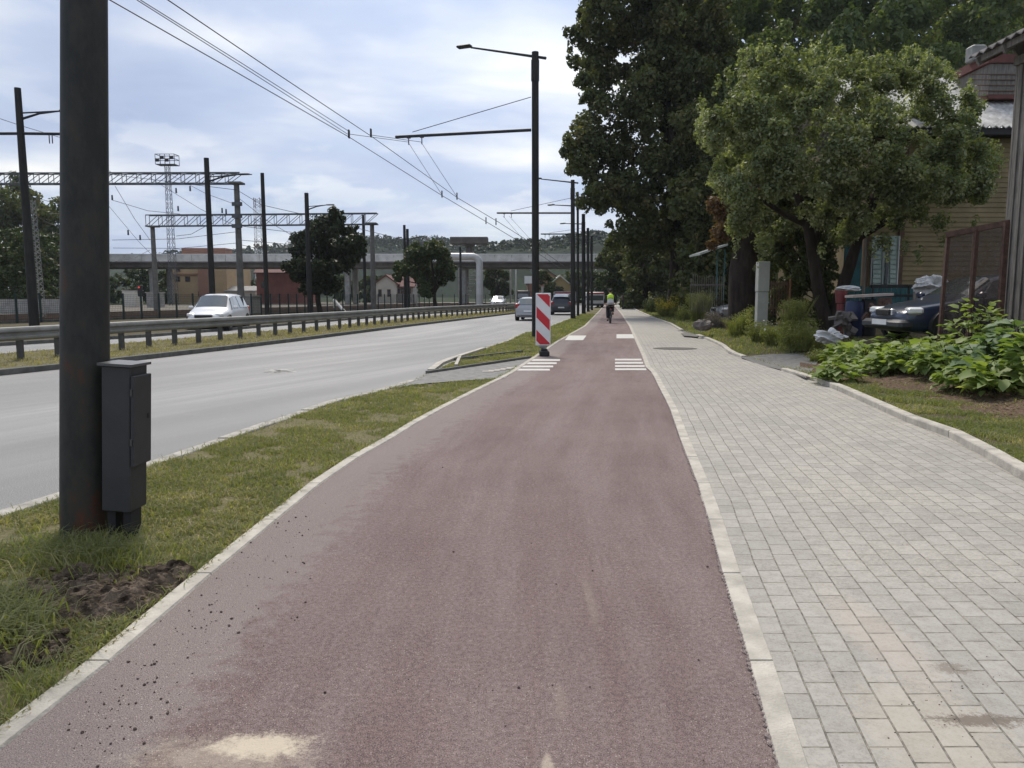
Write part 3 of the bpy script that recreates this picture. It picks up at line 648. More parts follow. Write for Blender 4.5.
# ragged asphalt lip against the right-hand edging
rg = MB()
y = 1.2
while y < 16:
    x = fR(y); r1 = random.uniform(.006, .016)*(1+y*.05); rg.blob((x+random.uniform(-.002, .007), y, .004), (r1*.8, r1*1.5, .007), 1, .4, int(y*100)); y += .028*(1+y*.12)
rg.build('asphalt_lip', MT['path'], kind='structure')
# ------------------------------------------------------------------ guardrail
base = Vector((fGR(18), 18, 0)); gr = thing('guardrail', 'long grey steel guardrail on short posts along the road median', 'guardrail', base)
ys = [8.0]
while ys[-1] < 120: ys.append(ys[-1]+(1.0 if ys[-1] < 60 else 3))
prof = [(0,.76),(.035,.755),(.075,.70),(.075,.66),(.02,.62),(.02,.58),(.075,.54),(.075,.50),(.035,.455),(0,.45)]
def railpt(y, p): 
    dx = fGR(y+.5)-fGR(y-.5); nx, ny = 1/math.hypot(1, dx), -dx/math.hypot(1, dx)
    return (fGR(y)+nx*(.06+p[0]), y+ny*(.06+p[0]), p[1]+.0)
rb = MB(); vs = [railpt(y, p) for y in ys for p in prof]; n = len(prof)
rb.add(vs, [(i*n+k, (i+1)*n+k, (i+1)*n+k+1, i*n+k+1) for i in range(len(ys)-1) for k in range(n-1)])
# top cap strip, catches the light
vs = [railpt(y, p) for y in ys for p in ((0,.76),(-.06,.765),(-.06,.755))]
rb.add(vs, [(i*3+k, (i+1)*3+k, (i+1)*3+k+1, i*3+k+1) for i in range(len(ys)-1) for k in range(2)])
rb.build('rail', MT['galv'], gr, smooth=True)
y = 13.6; step = 1.1; k = 0
while y < 118 and k < 96:
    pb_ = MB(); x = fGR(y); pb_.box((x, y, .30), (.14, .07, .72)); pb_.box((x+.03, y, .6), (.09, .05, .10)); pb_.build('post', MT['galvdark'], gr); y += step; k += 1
# ------------------------------------------------------------------ fence by the tracks
fb = Vector((fF(40), 40, 0)); fc = thing('mesh_fence', 'dark green wire mesh fence on slim posts beyond the far carriageway', 'fence', fb)
ys = []; y = 26.0
while y < 150: ys.append(y); y += 1.3 if y < 90 else 4
for y in ys[:98]:
    q = MB(); q.box((fF(y), y, .78), (.09, .09, 1.66)); q.build('post', MT['green'], fc)
q = MB()
for a, b2 in zip(ys[:-1], ys[1:]):
    for z in np.arange(.08, 1.56, .12): q.beam((fF(a), a, z), (fF(b2), b2, z), .008, .010)
    ll = math.hypot(b2-a, fF(b2)-fF(a)); m_ = int(ll/.11)
    if a < 90:
        for i in range(m_):
            t = i/m_; yy = a+(b2-a)*t; xx = fF(a)+(fF(b2)-fF(a))*t; q.beam((xx, yy, .06), (xx, yy, 1.55), .008, .008)
q.build('mesh_panel', MT['green'], fc)
q = MB(); 
for a, b2 in zip(ys[:-1], ys[1:]): q.beam((fF(a)-.1, a, .04), (fF(b2)-.1, b2, .04), .12, .16)
q.build('base_strip', MT['darkkerb'], fc)
# ------------------------------------------------------------------ poles
def topz(py, Y): return P(512, py, Y).z
def tpole(base, top, r0, r1, label, m=MT['pole'], name='street_pole', cat='pole', group=None, cap=True, n=16):
    t = thing(name, label, cat, base, group)
    a, b2 = Vector(base), Vector(top); L = (b2-a).length
    q = MB(); q.tube([a-Vector((0,0,.2)), a.lerp(b2, .02), a.lerp(b2, .5), b2], [r0, r0, (r0+r1)/2, r1], n); q.build('shaft', m, t, smooth=True)
    return t
def lamp_arm(t, a, b2, r=.035, head=.55, m=None):
    m = m or MT['darkmetal']; a, b2 = Vector(a), Vector(b2); q = MB(); q.tube([a, a.lerp(b2, .5)+Vector((0,0,.0)), b2], [r*1.3, r, r*.8], 8); q.build('lamp_arm', m, t, smooth=True)
    d = (b2-a).normalized(); q = MB(); c = b2+d*head*.5
    ang = math.atan2(d.y, d.x); q.bbox(c, (head, .26, .09), .03, ang); q.build('lamp_head', m, t, smooth=True)
# near pole (leans slightly)
p0 = G(85.5, 531); Yp = p0.y
top = P(85.5, -420, Yp)
near = tpole(p0, Vector((p0.x+(P(84.3, 0, Yp).x-p0.x)*1.9, Yp, p0.z+(P(84.5, 0, Yp).z)*1.9)), .145, .106, 'massive rust-stained dark steel pole in the verge, nearest the camera', MT['rustpole'], 'trolley_pole', n=48)
# electrical cabinet beside it
cb_l, cb_r = P(100, 517, Yp-.02), P(147, 517, Yp-.02)
w_c = .285; c0 = Vector((P(112.5, 500, Yp-.18).x, Yp-.06, 0)); zt, zb = P(115, 366, Yp-.16).z, P(115, 512, Yp-.16).z
cab = thing('electrical_cabinet', 'tall narrow dark grey metal cabinet mounted beside the nearest pole', 'electrical cabinet', (c0.x, c0.y, 0))
A = R(-3)   # turned so that both faces show
q = MB(); q.bbox((c0.x, c0.y, (zt+zb)/2), (.178, .20, zt-zb), .006, A); q.build('cabinet_body', MT['box'], cab)
ca, sa = math.cos(A), math.sin(A)
def loc2(lx, ly): return (c0.x+ca*lx-sa*ly, c0.y+sa*lx+ca*ly)
q = MB(); x, y = loc2(0, 0); q.box((x, y, zt+.008), (.212, .235, .016), A); q.build('cabinet_lid', MT['boxlid'], cab)
H = zt-zb
q = MB(); x, y = loc2(.105, -.0); q.bbox((x, y, zt-.045-.32*H), (.022, .205, .62*H), .004, A); door = q.build('cabinet_door', MT['box'], cab)
q = MB(); x, y = loc2(.118, .06); q.box((x, y, zt-.045-.30*H), (.006, .016, .03), A); q.build('lock', MT['rubber'], door)
for zz_ in (.16, .50):
    q = MB(); x, y = loc2(.100, -.108); q.tube([(x, y, zt-H*zz_-.03), (x, y, zt-H*zz_+.01)], .007, 8); q.build('hinge', MT['galvdark'], door)
q = MB()
for lx in (-.05, .05): x, y = loc2(lx, 0); q.box((x, y, zb/2-.03), (.05, .12, zb+.06), A)
q.build('cabinet_foot', MT['rubber'], cab)
cab.rotation_euler = (0, R(3.3), 0)
# pole with trolley boom and lamp (right verge)
def boompole(bpx, bpy_, ytop, boomL, boomR, lampL, stay, Ys, label, r0=.13, r1=.12, lampdy=None):
    b0 = G(bpx, bpy_); Y = b0.y; t = tpole(b0, P(bpx-.3, ytop, Y), r0, r1, label, name='trolley_pole', cat='pole')
    kY = Y+Ys
    if boomL:
        q = MB(); q.tube([P(*boomR, Y), P(*boomL, kY)], .055, 8); q.build('boom', MT['darkmetal'], t, smooth=True)
        q = MB(); q.tube([P(*stay[0], Y), P(*stay[1], kY)], .014, 5); q.build('stay_rod', MT['wire'], t)
        for f in (.10, .20):
            q = MB(); a = P(*boomL, kY).lerp(P(*boomR, Y), f); q.tube([a, a-Vector((0,0,.30))], .02, 5); q.box(a-Vector((0,0,.02)), (.14, .1, .1)); q.build('hanger', MT['wire'], t)
    if lampL: 
        a = P(lampL[2], lampL[3], Y); b2 = P(lampL[0], lampL[1], kY); lamp_arm(t, a, b2, .04)
    q = MB(); pt = P(bpx-.3, ytop+8, Y); q.tube([(pt.x, Y, pt.z), (pt.x, Y, pt.z-.7)], r1+.02, 16); q.build('collar', MT['pole'], t, smooth=True)
    return t
boompole(535.5, 337, 52, (395.6,137), (531,130), (471,47.5,546,58.2), ((531,97),(412.5,132)), 1.1, 'dark pole with lamp and long trolley wire boom behind the red-white board')
boompole(573, 319, 180, (497,213), (571,213), (541,179,578,183), ((571,198),(511,211)), 1.6, 'dark pole with smaller boom, second pole along the right verge', .16, .12)
boompole(578, 316.3, 192, None, None, (554,205,577,206), None, 1.5, 'slim dark lamp pole just beyond the second boom pole', .10, .08)
boompole(583.7, 313.6, 214, (541,234), (583,234), (565,223.5,584,224), ((583,228),(549,233)), 2.0, 'dark pole third in the receding row by the cycle path', .17, .14)
boompole(588.2, 311.5, 228, None, None, (575,238,588,239), None, 2.0, 'dark pole fourth in the receding row by the cycle path', .14, .12)
boompole(591.8, 310, 236, None, None, None, None, 2.0, 'farthest and shortest of the dark poles by the cycle path', .14, .12)
tg = thing('pole_band', 'rusty band strapped low round the second boom pole', 'metal band', G(573, 319)+Vector((0,0,.9)))
bpy.data.objects.remove(tg)
# left side poles
def lpole(px, Y, ytop, arm, label, r0, r1, name='street_lamp', cat='street lamp', m=MT['pole']):
    tp = P(px, ytop, Y); b0 = Vector((tp.x, Y, -.02))
    t = tpole(b0, tp, r0, r1, label, m, name, cat)
    if arm:
        a = P(*arm[0], Y); b2 = P(*arm[1], Y-.4); q = MB(); q.tube([a+Vector((0,0,-.22)), a.lerp(b2, .45)+Vector((0,0,-.05)), b2], [.05, .04, .02], 8); q.tube([a, b2], .03, 8); q.build('lamp_arm', MT['darkmetal'], t, smooth=True)
        d = (b2-a).normalized(); q = MB(); q.bbox(b2+d*.25, (.6, .26, .08), .03, math.atan2(d.y, d.x)); q.build('lamp_head', MT['darkmetal'], t, smooth=True)
    return t
t = lpole(17.5, 30, 88, ((21,113),(62,111)), 'tall dark tapering pole with boom at the far left', .19, .115, 'trolley_pole', 'pole')
q = MB(); q.tube([P(-70, 134, 29), P(22, 133.5, 30), P(66, 134, 30.2)], .055, 8); q.build('boom', MT['darkmetal'], t)
for x in (-20, 49, 52): q = MB(); a = P(x, 134, 30); q.tube([a, a-Vector((0,0,.35))], .02, 5); q.build('hanger', MT['wire'], t)
lpole(206.3, 42, 158, ((209,177),(240,174.5)), 'dark lamp pole rising behind the white car', .17, .13)
lpole(262.2, 48, 173, None, 'plain dark pole just right of the white car', .15, .11, 'street_pole', 'pole')
lpole(306.4, 57, 193, ((308,206.5),(327,205)), 'dark lamp pole in front of the round dark tree', .19, .15)
lpole(363.3, 80, 215, None, 'dark pole just left of the grey railway gantry column', .17, .15, 'street_pole', 'pole')
lpole(404.3, 84, 225, None, 'dark pole at the left side of the second trackside tree', .17, .14, 'street_pole', 'pole')
lpole(407.3, 90, 229, ((408,238.5),(423,236.5)), 'dark lamp pole overlapping the second trackside tree', .2, .16)
lpole(416, 100, 244, None, 'thin grey pole in front of the second trackside tree', .08, .07, 'street_pole', 'pole', MT['concrete'])
lpole(460.3, 100, 247, None, 'dark pole left of the large silver pipe', .17, .14, 'street_pole', 'pole')
for px, yt, Y, lab in ((510.5, 264, 140, 'left pale concrete pole under the overpass'), (516, 268, 150, 'right one of the paired pale poles under the overpass'), (596, 268, 160, 'pale thin pole beyond the row of dark poles'), (608, 266, 150, 'pale thin pole rising behind the cyclist')):
    lpole(px, Y, yt, None, lab, .17, .14, 'street_pole', 'pole', MT['palecon'])
# ------------------------------------------------------------------ overhead wires
def wires(name, label, segs, r=.013, cat='wires', m=None):
    q = MB()
    for pts in segs:
        q.tube(pts, [r*max(1, p.y/26) for p in map(Vector, pts)], 4, cap=False)
    o = q.build(name, m or MT['wire']); 
    if label: tag(o, label, cat)
    return o
def wr(px, py, Hgt):   # point on ray at height Hgt
    d = ray(px, py); t = (Hgt-CH)/d.z; return Vector((d.x*t, d.y*t, Hgt))
WH = 5.85
A_ = [wr(-300, -243, WH), wr(110, 0, WH), wr(230, 68.5, WH), wr(349, 137, WH), wr(442, 195.5, WH), wr(490, 224, WH), wr(530, 248, WH), wr(560, 268, WH)]
D_ = [wr(-150, -215, WH), wr(168, 0, WH), wr(270, 69, WH), wr(371, 136, WH), wr(457, 197.5, WH), wr(500, 223, WH), wr(536, 246, WH), wr(564, 266, WH)]
wires('contact_wire', 'outer one of the two long trolleybus contact wires over the road', [A_], .011, 'overhead wire')
wires('contact_wire', 'inner one of the two long trolleybus contact wires over the road', [D_], .011, 'overhead wire')
K1 = G(535.5, 337).y+1.0
s1 = P(408, 142, K1); s2 = P(421, 142, K1)
wires('suspension_cable', 'thin cables holding the contact wires at the long boom', [[wr(349,134,WH+.08), s1], [wr(371,135,WH+.08), s2], [s1, wr(442,195,WH+.05)], [s2, wr(457,197,WH+.05)]], .008, 'cables')
wires('suspension_cable', 'pair of close parallel cables running down from the top edge of the view', [[wr(137,0,6.1), wr(240,65,5.98), wr(349,135,WH+.06)], [wr(140.5,0,6.12), wr(243,64,6.0), wr(350,132,WH+.12)]], .009, 'cables')
wires('suspension_cable', 'thin cables hanging from the second boom', [[P(503,216,50), wr(530,247.5,WH)], [P(509,216,50), wr(536,245.5,WH)]], .006, 'cables')
q = MB()
for px, py in ((349,137),(371,136),(442,196),(457,198),(486,222),(496,223)):
    c = wr(px, py, WH); q.box(c+Vector((0,0,.08)), (.035*max(1,c.y/26), .12, .22*max(1,c.y/26)))
tag(q.build('wire_clamps', MT['wire']), 'small dark clamps spacing the trolleybus wires over the road', 'wire clamps', kind='stuff')
wires('span_wire', 'thin wires crossing the sky between the left pole and the gantries', [[P(-20,112,30), P(22,126,30), P(62,138,31), P(115,175,50), P(237,190,52), P(262,205,48), P(306,215,57), P(404,240,84)]], .009)
# ------------------------------------------------------------------ railway gantries and catenary
def truss(name, label, pL, pR, dz, dpt, nb, cols, colr, rr=.035):
    t = thing(name, label, 'gantry', (pL.x, pL.y, 0))
    q = MB()
    for oy in (0, dpt):
        for oz in (0, dz):
            q.beam(pL+Vector((0,oy,oz)), pR+Vector((0,oy,oz)), rr*2, rr*2)
    for i in range(nb):
        a = pL.lerp(pR, i/nb); b2 = pL.lerp(pR, (i+1)/nb)
        for oy in (0, dpt):
            q.beam(a+Vector((0,oy,0)), b2+Vector((0,oy,dz)), rr, rr); q.beam(a+Vector((0,oy,0)), a+Vector((0,oy,dz)), rr, rr)
        q.beam(a+Vector((0,0,dz)), b2+Vector((0,dpt,dz)), rr, rr); q.beam(a, b2+Vector((0,dpt,0)), rr, rr)
    q.build('truss', MT['latt'], t)
    for c in cols:
        q = MB(); q.tube([(c.x, c.y, -.1), (c.x, c.y, c.z)], [colr*1.15, colr*.85], 12); q.box((c.x, c.y, c.z+.05), (colr*4, dpt+.3, .12)); q.build('column', MT['colcon'], t, smooth=True)
    return t
Y1 = 52
t = truss('rail_gantry', 'nearer steel lattice gantry spanning the tracks on a grey column', P(-260, 184, Y1), P(240, 183, Y1), .68, .6, 34, [P(236.5, 184, Y1+.3), P(-200, 184, Y1+.3)], .21)
q = MB(); a = P(240, 174, Y1); q.beam(a, P(252, 174.5, Y1), .06, .06); q.build('end_bracket', MT['latt'], t)
for z in (204, 216, 226): q = MB(); a = P(232, z, Y1); q.beam(a, P(242, z, Y1), .12, .25); q.build('clamp_band', MT['latt'], t)
Y2 = 76
t = truss('rail_gantry', 'farther steel lattice gantry ending behind the round dark tree', P(146, 226, Y2), P(377, 224, Y2), 1.05, .8, 18, [P(152.5, 227, Y2+.4), P(372, 224, Y2+.4)], .24, .045)
segs = []
for k, (xa, ya, xb, yb) in enumerate([(112,200,180,214),(112,240,235,232),(113,248,237,243),(108,205,165,268),(150,178,236,226),(236,196,300,240),(240,226,372,236),(240,240,372,246),(112,262,150,250),(165,172,237,205),(176,236,206,226),(0,182,62,205),(35,205,60,214),(36,216,61,225),(115,186,150,240),(242,245,300,252),(170,248,232,250)]):
    A2, B2 = P(xa, ya, Y1+4+k % 4*3), P(xb, yb, Y1+10+k % 5*4); md_ = (A2+B2)/2; md_.z -= .25; segs.append([A2, md_, B2])
wires('catenary_wires', 'tangle of thin railway overhead wires between the two gantries', segs, .008, 'overhead wires')
q = MB()
for px, py in ((112,195),(176,188),(178,206),(190,186),(128,230),(140,235),(222,208),(226,209)): 
    c = P(px, py, Y1+3); q.tube([c, c-Vector((0,0,.35))], [.05, .06], 6); 
tag(q.build('insulators', MT['green']), 'small dark insulators hanging among the railway wires', 'insulators', kind='stuff')
# lattice masts
def mast(name, label, px, ytop, Y, w0, w1, m, nb=14, cat='mast', m2=None, zb=0):
    tp = P(px, ytop, Y); t = thing(name, label, cat, (tp.x, Y, zb)); q = MB(); q2 = MB()
    for i in range(nb):
        z0, z1_ = zb+(tp.z-zb)*i/nb, zb+(tp.z-zb)*(i+1)/nb; a, b2 = (w0+(w1-w0)*i/nb)/2, (w0+(w1-w0)*(i+1)/nb)/2
        C0 = [(-a,-a),(a,-a),(a,a),(-a,a)]; C1 = [(-b2,-b2),(b2,-b2),(b2,b2),(-b2,b2)]; qq = q2 if (m2 and (i//2) % 2) else q
        for j in range(4):
            k = (j+1) % 4; s_ = max(.03, w0*.045)
            qq.beam((tp.x+C0[j][0], Y+C0[j][1], z0), (tp.x+C1[j][0], Y+C1[j][1], z1_), s_, s_)
            qq.beam((tp.x+C0[j][0], Y+C0[j][1], z0), (tp.x+C1[k][0], Y+C1[k][1], z1_), s_*.7, s_*.7)
            qq.beam((tp.x+C0[k][0], Y+C0[k][1], z0), (tp.x+C1[j][0], Y+C1[j][1], z1_), s_*.7, s_*.7)
    q.build('lattice', m, t)
    if m2: q2.build('lattice_band', m2, t)
    return t
YM = 112
t = mast('floodlight_mast', 'tall lattice floodlight mast rising behind the nearer gantry', 167.3, 166, YM, .95, .55, MT['latt'], 16)
a, b2 = P(158, 165, YM), P(176.5, 155, YM); q = MB(); cxm = (a.x+b2.x)/2
for z in (a.z, a.z+.75, b2.z): 
    for oy in (-.8, .8): q.beam((a.x, YM+oy, z), (b2.x, YM+oy, z), .07, .07)
    for xx in (a.x, b2.x): q.beam((xx, YM-.8, z), (xx, YM+.8, z), .07, .07)
for xx in np.linspace(a.x, b2.x, 5):
    for oy in (-.8, .8): q.beam((xx, YM+oy, a.z), (xx, YM+oy, b2.z), .06, .06)
q.box((cxm, YM, a.z-.02), (b2.x-a.x, 1.6, .06)); q.build('platform', MT['latt'], t)
for i in range(4):
    q = MB(); xx = a.x+(b2.x-a.x)*(i+.5)/4; q.box((xx, YM-.9, a.z+.55+.35*(i % 2)), (.42, .3, .42), rx=.4); q.build('floodlight', MT['darkmetal'], t)
mast('radio_mast', 'distant red and white lattice radio mast beyond the overpass', 257.5, 198, 330, 3.2, 2.6, MT['signwhite'], 20, m2=MT['redroof'])
mast('lattice_column', 'pale lattice column beside the leftmost pole', 31, 200, 50, .55, .35, MT['galv'], 22, 'lattice column')
# railway signal
sg = P(139.8, 286, 58); t = thing('rail_signal', 'black railway signal head showing a red lamp under the overpass', 'signal', (sg.x, 58, 0))
q = MB(); q.tube([(sg.x, 58, -.05), (sg.x, 58, sg.z-.6)], .06, 8); q.build('signal_post', MT['concrete'], t)
q = MB(); q.bbox((sg.x, 58, sg.z-.35), (.32, .25, .85), .04); hd = q.build('signal_head', MT['blackpl'], t)
lm = mat('signal_red', (.6, .05, .03), .4); lm.node_tree.nodes['Principled BSDF'].inputs['Emission Color'].default_value = (1, .12, .08, 1); lm.node_tree.nodes['Principled BSDF'].inputs['Emission Strength'].default_value = .3
q = MB(); q.tube([(sg.x, 57.86, sg.z-.1), (sg.x, 57.82, sg.z-.1)], .07, 12); q.build('red_lamp', lm, hd)
# ------------------------------------------------------------------ overpass
YB = 128
t = thing('overpass', 'long pale concrete overpass crossing the whole background', 'bridge', (P(300, 300, YB).x, YB, 0))
xa, xb = P(-60, 255, YB).x, P(680, 255, YB).x
zt_, zm, zl = P(300, 254.6, YB).z, P(300, 261.5, YB).z, P(300, 267.2, YB).z
q = MB(); n = 44
for i in range(n):
    x0 = xa+(xb-xa)*i/n; x1 = xa+(xb-xa)*(i+1)/n-.08; q.box(((x0+x1)/2, YB, (zt_+zm)/2), (x1-x0, .35, zt_-zm))
q.build('parapet', MT['palecon'], t)
q = MB(); q.box(((xa+xb)/2, YB+.02, zt_+.05), (xb-xa, .5, .14)); q.build('coping', MT['signwhite'], t)
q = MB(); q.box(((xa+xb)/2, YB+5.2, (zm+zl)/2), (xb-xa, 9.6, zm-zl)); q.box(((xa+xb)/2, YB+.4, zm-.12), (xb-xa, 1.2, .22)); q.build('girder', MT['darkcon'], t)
q = MB(); q.box(((xa+xb)/2, YB+10.4, (zt_+zm)/2), (xb-xa, .35, zt_-zm)); q.build('far_parapet', MT['palecon'], t)
for px in (147, 345, 463, 640, -40):
    for oy in (2, 8.5):
        q = MB(); x = P(px, 280, YB).x; q.bbox((x, YB+oy, zl/2-.05), (.9, .9, zl+.08), .12); q.build('pier', MT['concrete'], t)
q = MB()
for x in np.arange(xa, xb, 1.6): q.box((x, YB-.05, zt_+.42), (.05, .05, .85))
q.beam((xa, YB-.05, zt_+.85), (xb, YB-.05, zt_+.85), .05, .05)
# stairs pier
q = MB(); x = P(469, 280, YB-4).x
for i in range(9): q.box((x+.25*i-1, YB-3, .35+i*.6), (1.1, 2.4, .12))
q.box((x-1.5, YB-3, 2.9), (.35, 2.4, 5.9)); q.box((x+1.5, YB-2.2, 2.9), (.3, .3, 5.9)); 
tag(recenter(q.build('stair_tower', MT['concrete']), (x, YB-3, 0)), 'open concrete stair tower under the overpass beside the silver pipe', 'stair tower')
# rooftop slab sign on overpass
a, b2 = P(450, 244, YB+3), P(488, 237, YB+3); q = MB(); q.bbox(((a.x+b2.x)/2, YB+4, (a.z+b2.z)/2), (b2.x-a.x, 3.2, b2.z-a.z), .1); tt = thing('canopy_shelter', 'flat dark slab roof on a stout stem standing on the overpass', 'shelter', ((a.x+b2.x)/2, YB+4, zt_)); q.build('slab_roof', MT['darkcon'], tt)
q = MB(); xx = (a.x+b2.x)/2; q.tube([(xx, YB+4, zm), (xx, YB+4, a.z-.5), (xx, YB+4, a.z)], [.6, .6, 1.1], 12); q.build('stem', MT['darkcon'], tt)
q = MB(); c = P(436, 236, YB+2)
for dz in (0, .9, 1.8, 2.3): q.box((c.x, YB+2, c.z-dz*.9), (.55, .5, .07))
for sx in (-.27, .27): q.box((c.x+sx, YB+2, (c.z+zt_)/2-.3), (.06, .5, c.z-zt_+1))
tag(recenter(q.build('sign_gantry', MT['latt']), (c.x, YB+2, zt_)), 'small ladder-like sign frame standing on the overpass', 'sign frame')
# silver heating pipe
YP = 118; pts = [P(430, 256.3, YP+3), P(462, 256.5, YP), P(472, 256.5, YP)]
cxp, czp = P(472, 256.5, YP).x, P(472, 256.5, YP).z; rr = P(479.5, 260, YP).x-cxp
for k in range(1, 9): an = k/8*math.pi/2; pts.append(Vector((cxp+rr*math.sin(an), YP, czp-rr+rr*math.cos(an))))
pts.append(Vector((cxp+rr, YP, -.1)))
q = MB(); q.tube(pts, .52, 16); tag(recenter(q.build('heating_pipe', MT['pipe'], smooth=True), (cxp+rr, YP, 0)), 'thick silver heating pipe bending down beside the overpass stairs', 'pipe')
# ------------------------------------------------------------------ vegetation builders
def leafcloud(lumps, n, size, seed, shell=.55, flat=.75, aspect=.6, upbias=.3):
    r_ = np.random.default_rng(seed); L = np.array([(c[0], c[1], c[2], r if not hasattr(r, '__len__') else r[0], (r if not hasattr(r, '__len__') else r[1])) for c, r in lumps])
    wgt = L[:, 3]**2; wgt /= wgt.sum(); k = r_.choice(len(L), n, p=wgt)
    d = r_.normal(size=(n, 3)); d /= np.linalg.norm(d, axis=1)[:, None]
    rad = shell+(1-shell)*r_.random(n)**.6; rad *= 1+.13*np.sin(d[:, 0]*7+k)*np.cos(d[:, 2]*6+k*2)+.08*r_.normal(size=n)
    C = L[k, :3]+d*np.stack([L[k, 3], L[k, 3], L[k, 4]], 1)*rad[:, None]
    nrm = d*.7+r_.normal(size=(n, 3))*.6+np.array([0, 0, upbias]); nrm /= np.linalg.norm(nrm, axis=1)[:, None]
    a = r_.normal(size=(n, 3)); u = np.cross(nrm, a); u /= np.linalg.norm(u, axis=1)[:, None]; v = np.cross(nrm, u)
    s = size*r_.uniform(.6, 1.35, n)[:, None]
    fold = nrm*s*.12
    V = np.stack([C-u*s*.5, C-v*s*.5*aspect+fold, C+u*s*.5, C+v*s*.5*aspect+fold], 1).reshape(-1, 3)
    i = np.arange(n)*4; return V, np.stack([i, i+1, i+2, i+3], 1)
def split(lumps, k, f, seed=1, keep=.75):
    r_ = random.Random(seed); out = []
    for c, r1 in lumps:
        out.append((c, r1*keep))
        for i in range(k):
            d = Vector((r_.gauss(0, 1), r_.gauss(0, 1), r_.gauss(0, 1))).normalized(); q_ = r1*r_.uniform(.65, 1.12)
            out.append(((c[0]+d.x*q_, c[1]+d.y*q_, c[2]+d.z*q_*.9), r1*f*r_.uniform(.6, 1.35)))
    return out
def branch_mb(q, base, r0, targets, fork_h, seed):
    r_ = random.Random(seed); base = Vector(base); fork = base+Vector((r_.uniform(-.2, .2), 0, fork_h))
    q.tube([base-Vector((0,0,.15)), base+Vector((0,0,.15)), base.lerp(fork, .5)+Vector((r_.uniform(-.08, .08), 0, 0)), fork], [r0*1.35, r0*1.05, r0*.9, r0*.8], 10)
    for tg_ in targets:
        tg_ = Vector(tg_); m1 = fork.lerp(tg_, .35)+Vector((0, 0, (tg_-fork).length*.08)); m2 = fork.lerp(tg_, .7)+Vector((r_.uniform(-.2, .2), r_.uniform(-.2, .2), .1))
        q.tube([fork-Vector((0,0,.2)), m1, m2, tg_], [r0*.55, r0*.38, r0*.2, r0*.06], 6)
def tree(name, label, base, lumps, nleaf, lsize, lm_, r0, fork, cat='tree', group=None, seed=1, twin=None, bark=None, shell=.5, aspect=.6):
    base = Vector(base); t = thing(name, label, cat, base, group); q = MB()
    tg_ = sorted(lumps, key=lambda l: -(l[1] if not hasattr(l[1], '__len__') else l[1][0]))[:12]
    branch_mb(q, base, r0, [l[0] for l in tg_], fork, seed)
    if twin: branch_mb(q, base+Vector(twin), r0*.8, [l[0] for l in tg_[::2]], fork, seed+9)
    q.build('trunk', bark or MT['bark'], t, smooth=True)
    V, F = leafcloud(split(lumps, 7, .34, seed), nleaf, lsize, seed, shell, aspect=aspect); nmesh('crown', V, F, lm_, t)
    return t
def lumps_px(rows, Y, dep, k=1.0, seed=0):
    """(px,py,r_px) outlines to volumes at distance Y, spread over a depth dep"""
    r_ = random.Random(seed); out = []
    for px, py, rp in rows:
        y = Y+r_.uniform(-dep, dep)*.5; c = P(px, py, y); out.append(((c.x, c.y, c.z), rp/774*y*k))
    return out
def fill_px(x0, x1, fy0, fy1, step, rp, seed=0):
    r_ = random.Random(seed); out = []; x = x0
    while x <= x1:
        y = fy0(x)
        while y <= fy1(x): out.append((x+r_.uniform(-.4, .4)*step, y+r_.uniform(-.4, .4)*step, rp*r_.uniform(.7, 1.3))); y += step
        x += step
    return out
# ---- big linden on the right of the path
edge = [(0,0)]
LX = np.array([-160,-60,0,25,60,90,115,150,180,205,230,255,275]); LL = np.array([600,585,583,574,571,582,568,562,568,588,600,606,628])
rows = fill_px(560, 730, lambda x: -150, lambda x: 262, 22, 19, 3)
rows = [r_ for r_ in rows if r_[0]-r_[2]*.8 > np.interp(r_[1], LX, LL) and r_[0] < 735-max(0, r_[1]-150)*.15]
rows += [(577,38,12),(574,62,9),(574,140,12),(576,165,11),(567,152,8),(588,10,14),(600,205,11),(590,190,9),(615,245,9),(584,25,10),(586,120,13),(588,95,11),(592,150,15),(590,172,13),(584,80,12)]
bL = G(684, 307.5); bL = Vector((bL.x, 56, .3)); bL.x = P(687, 300, 56).x
tree('linden_tree', 'huge dark green broadleaf tree towering over the pavement', bL, lumps_px(rows, 56, 6.5, 1, 4), 125000, .31, MT['leaf_linden'], .50, 5.0, seed=11, twin=(-.95, .6, 0), shell=.35)
# trees behind, right side of path far off
rows = fill_px(612, 668, lambda x: 232+(665-x)*.15, lambda x: 312, 14, 12, 5)
rows = [r_ for r_ in rows if r_[0] > 616+max(0, r_[1]-270)*.35]
bb = P(645, 306, 85); bb.z = 0
tree('broadleaf_tree', 'dense dark tree hanging low over the far end of the pavement', bb, lumps_px(rows, 85, 7, 1, 6), 26000, .36, MT['leaf_linden'], .35, 3, seed=12, shell=.3)
rows = [(606,262,9),(612,248,8),(616,268,10),(602,282,6),(608,280,8),(622,285,9)]
bb = P(622, 304, 100); bb.z = 0
tree('broadleaf_tree', 'small mid green tree at the far end beneath the overpass end', bb, lumps_px(rows, 100, 4, 1, 7), 7000, .4, MT['leaf_mid'], .25, 3, seed=13, shell=.3)
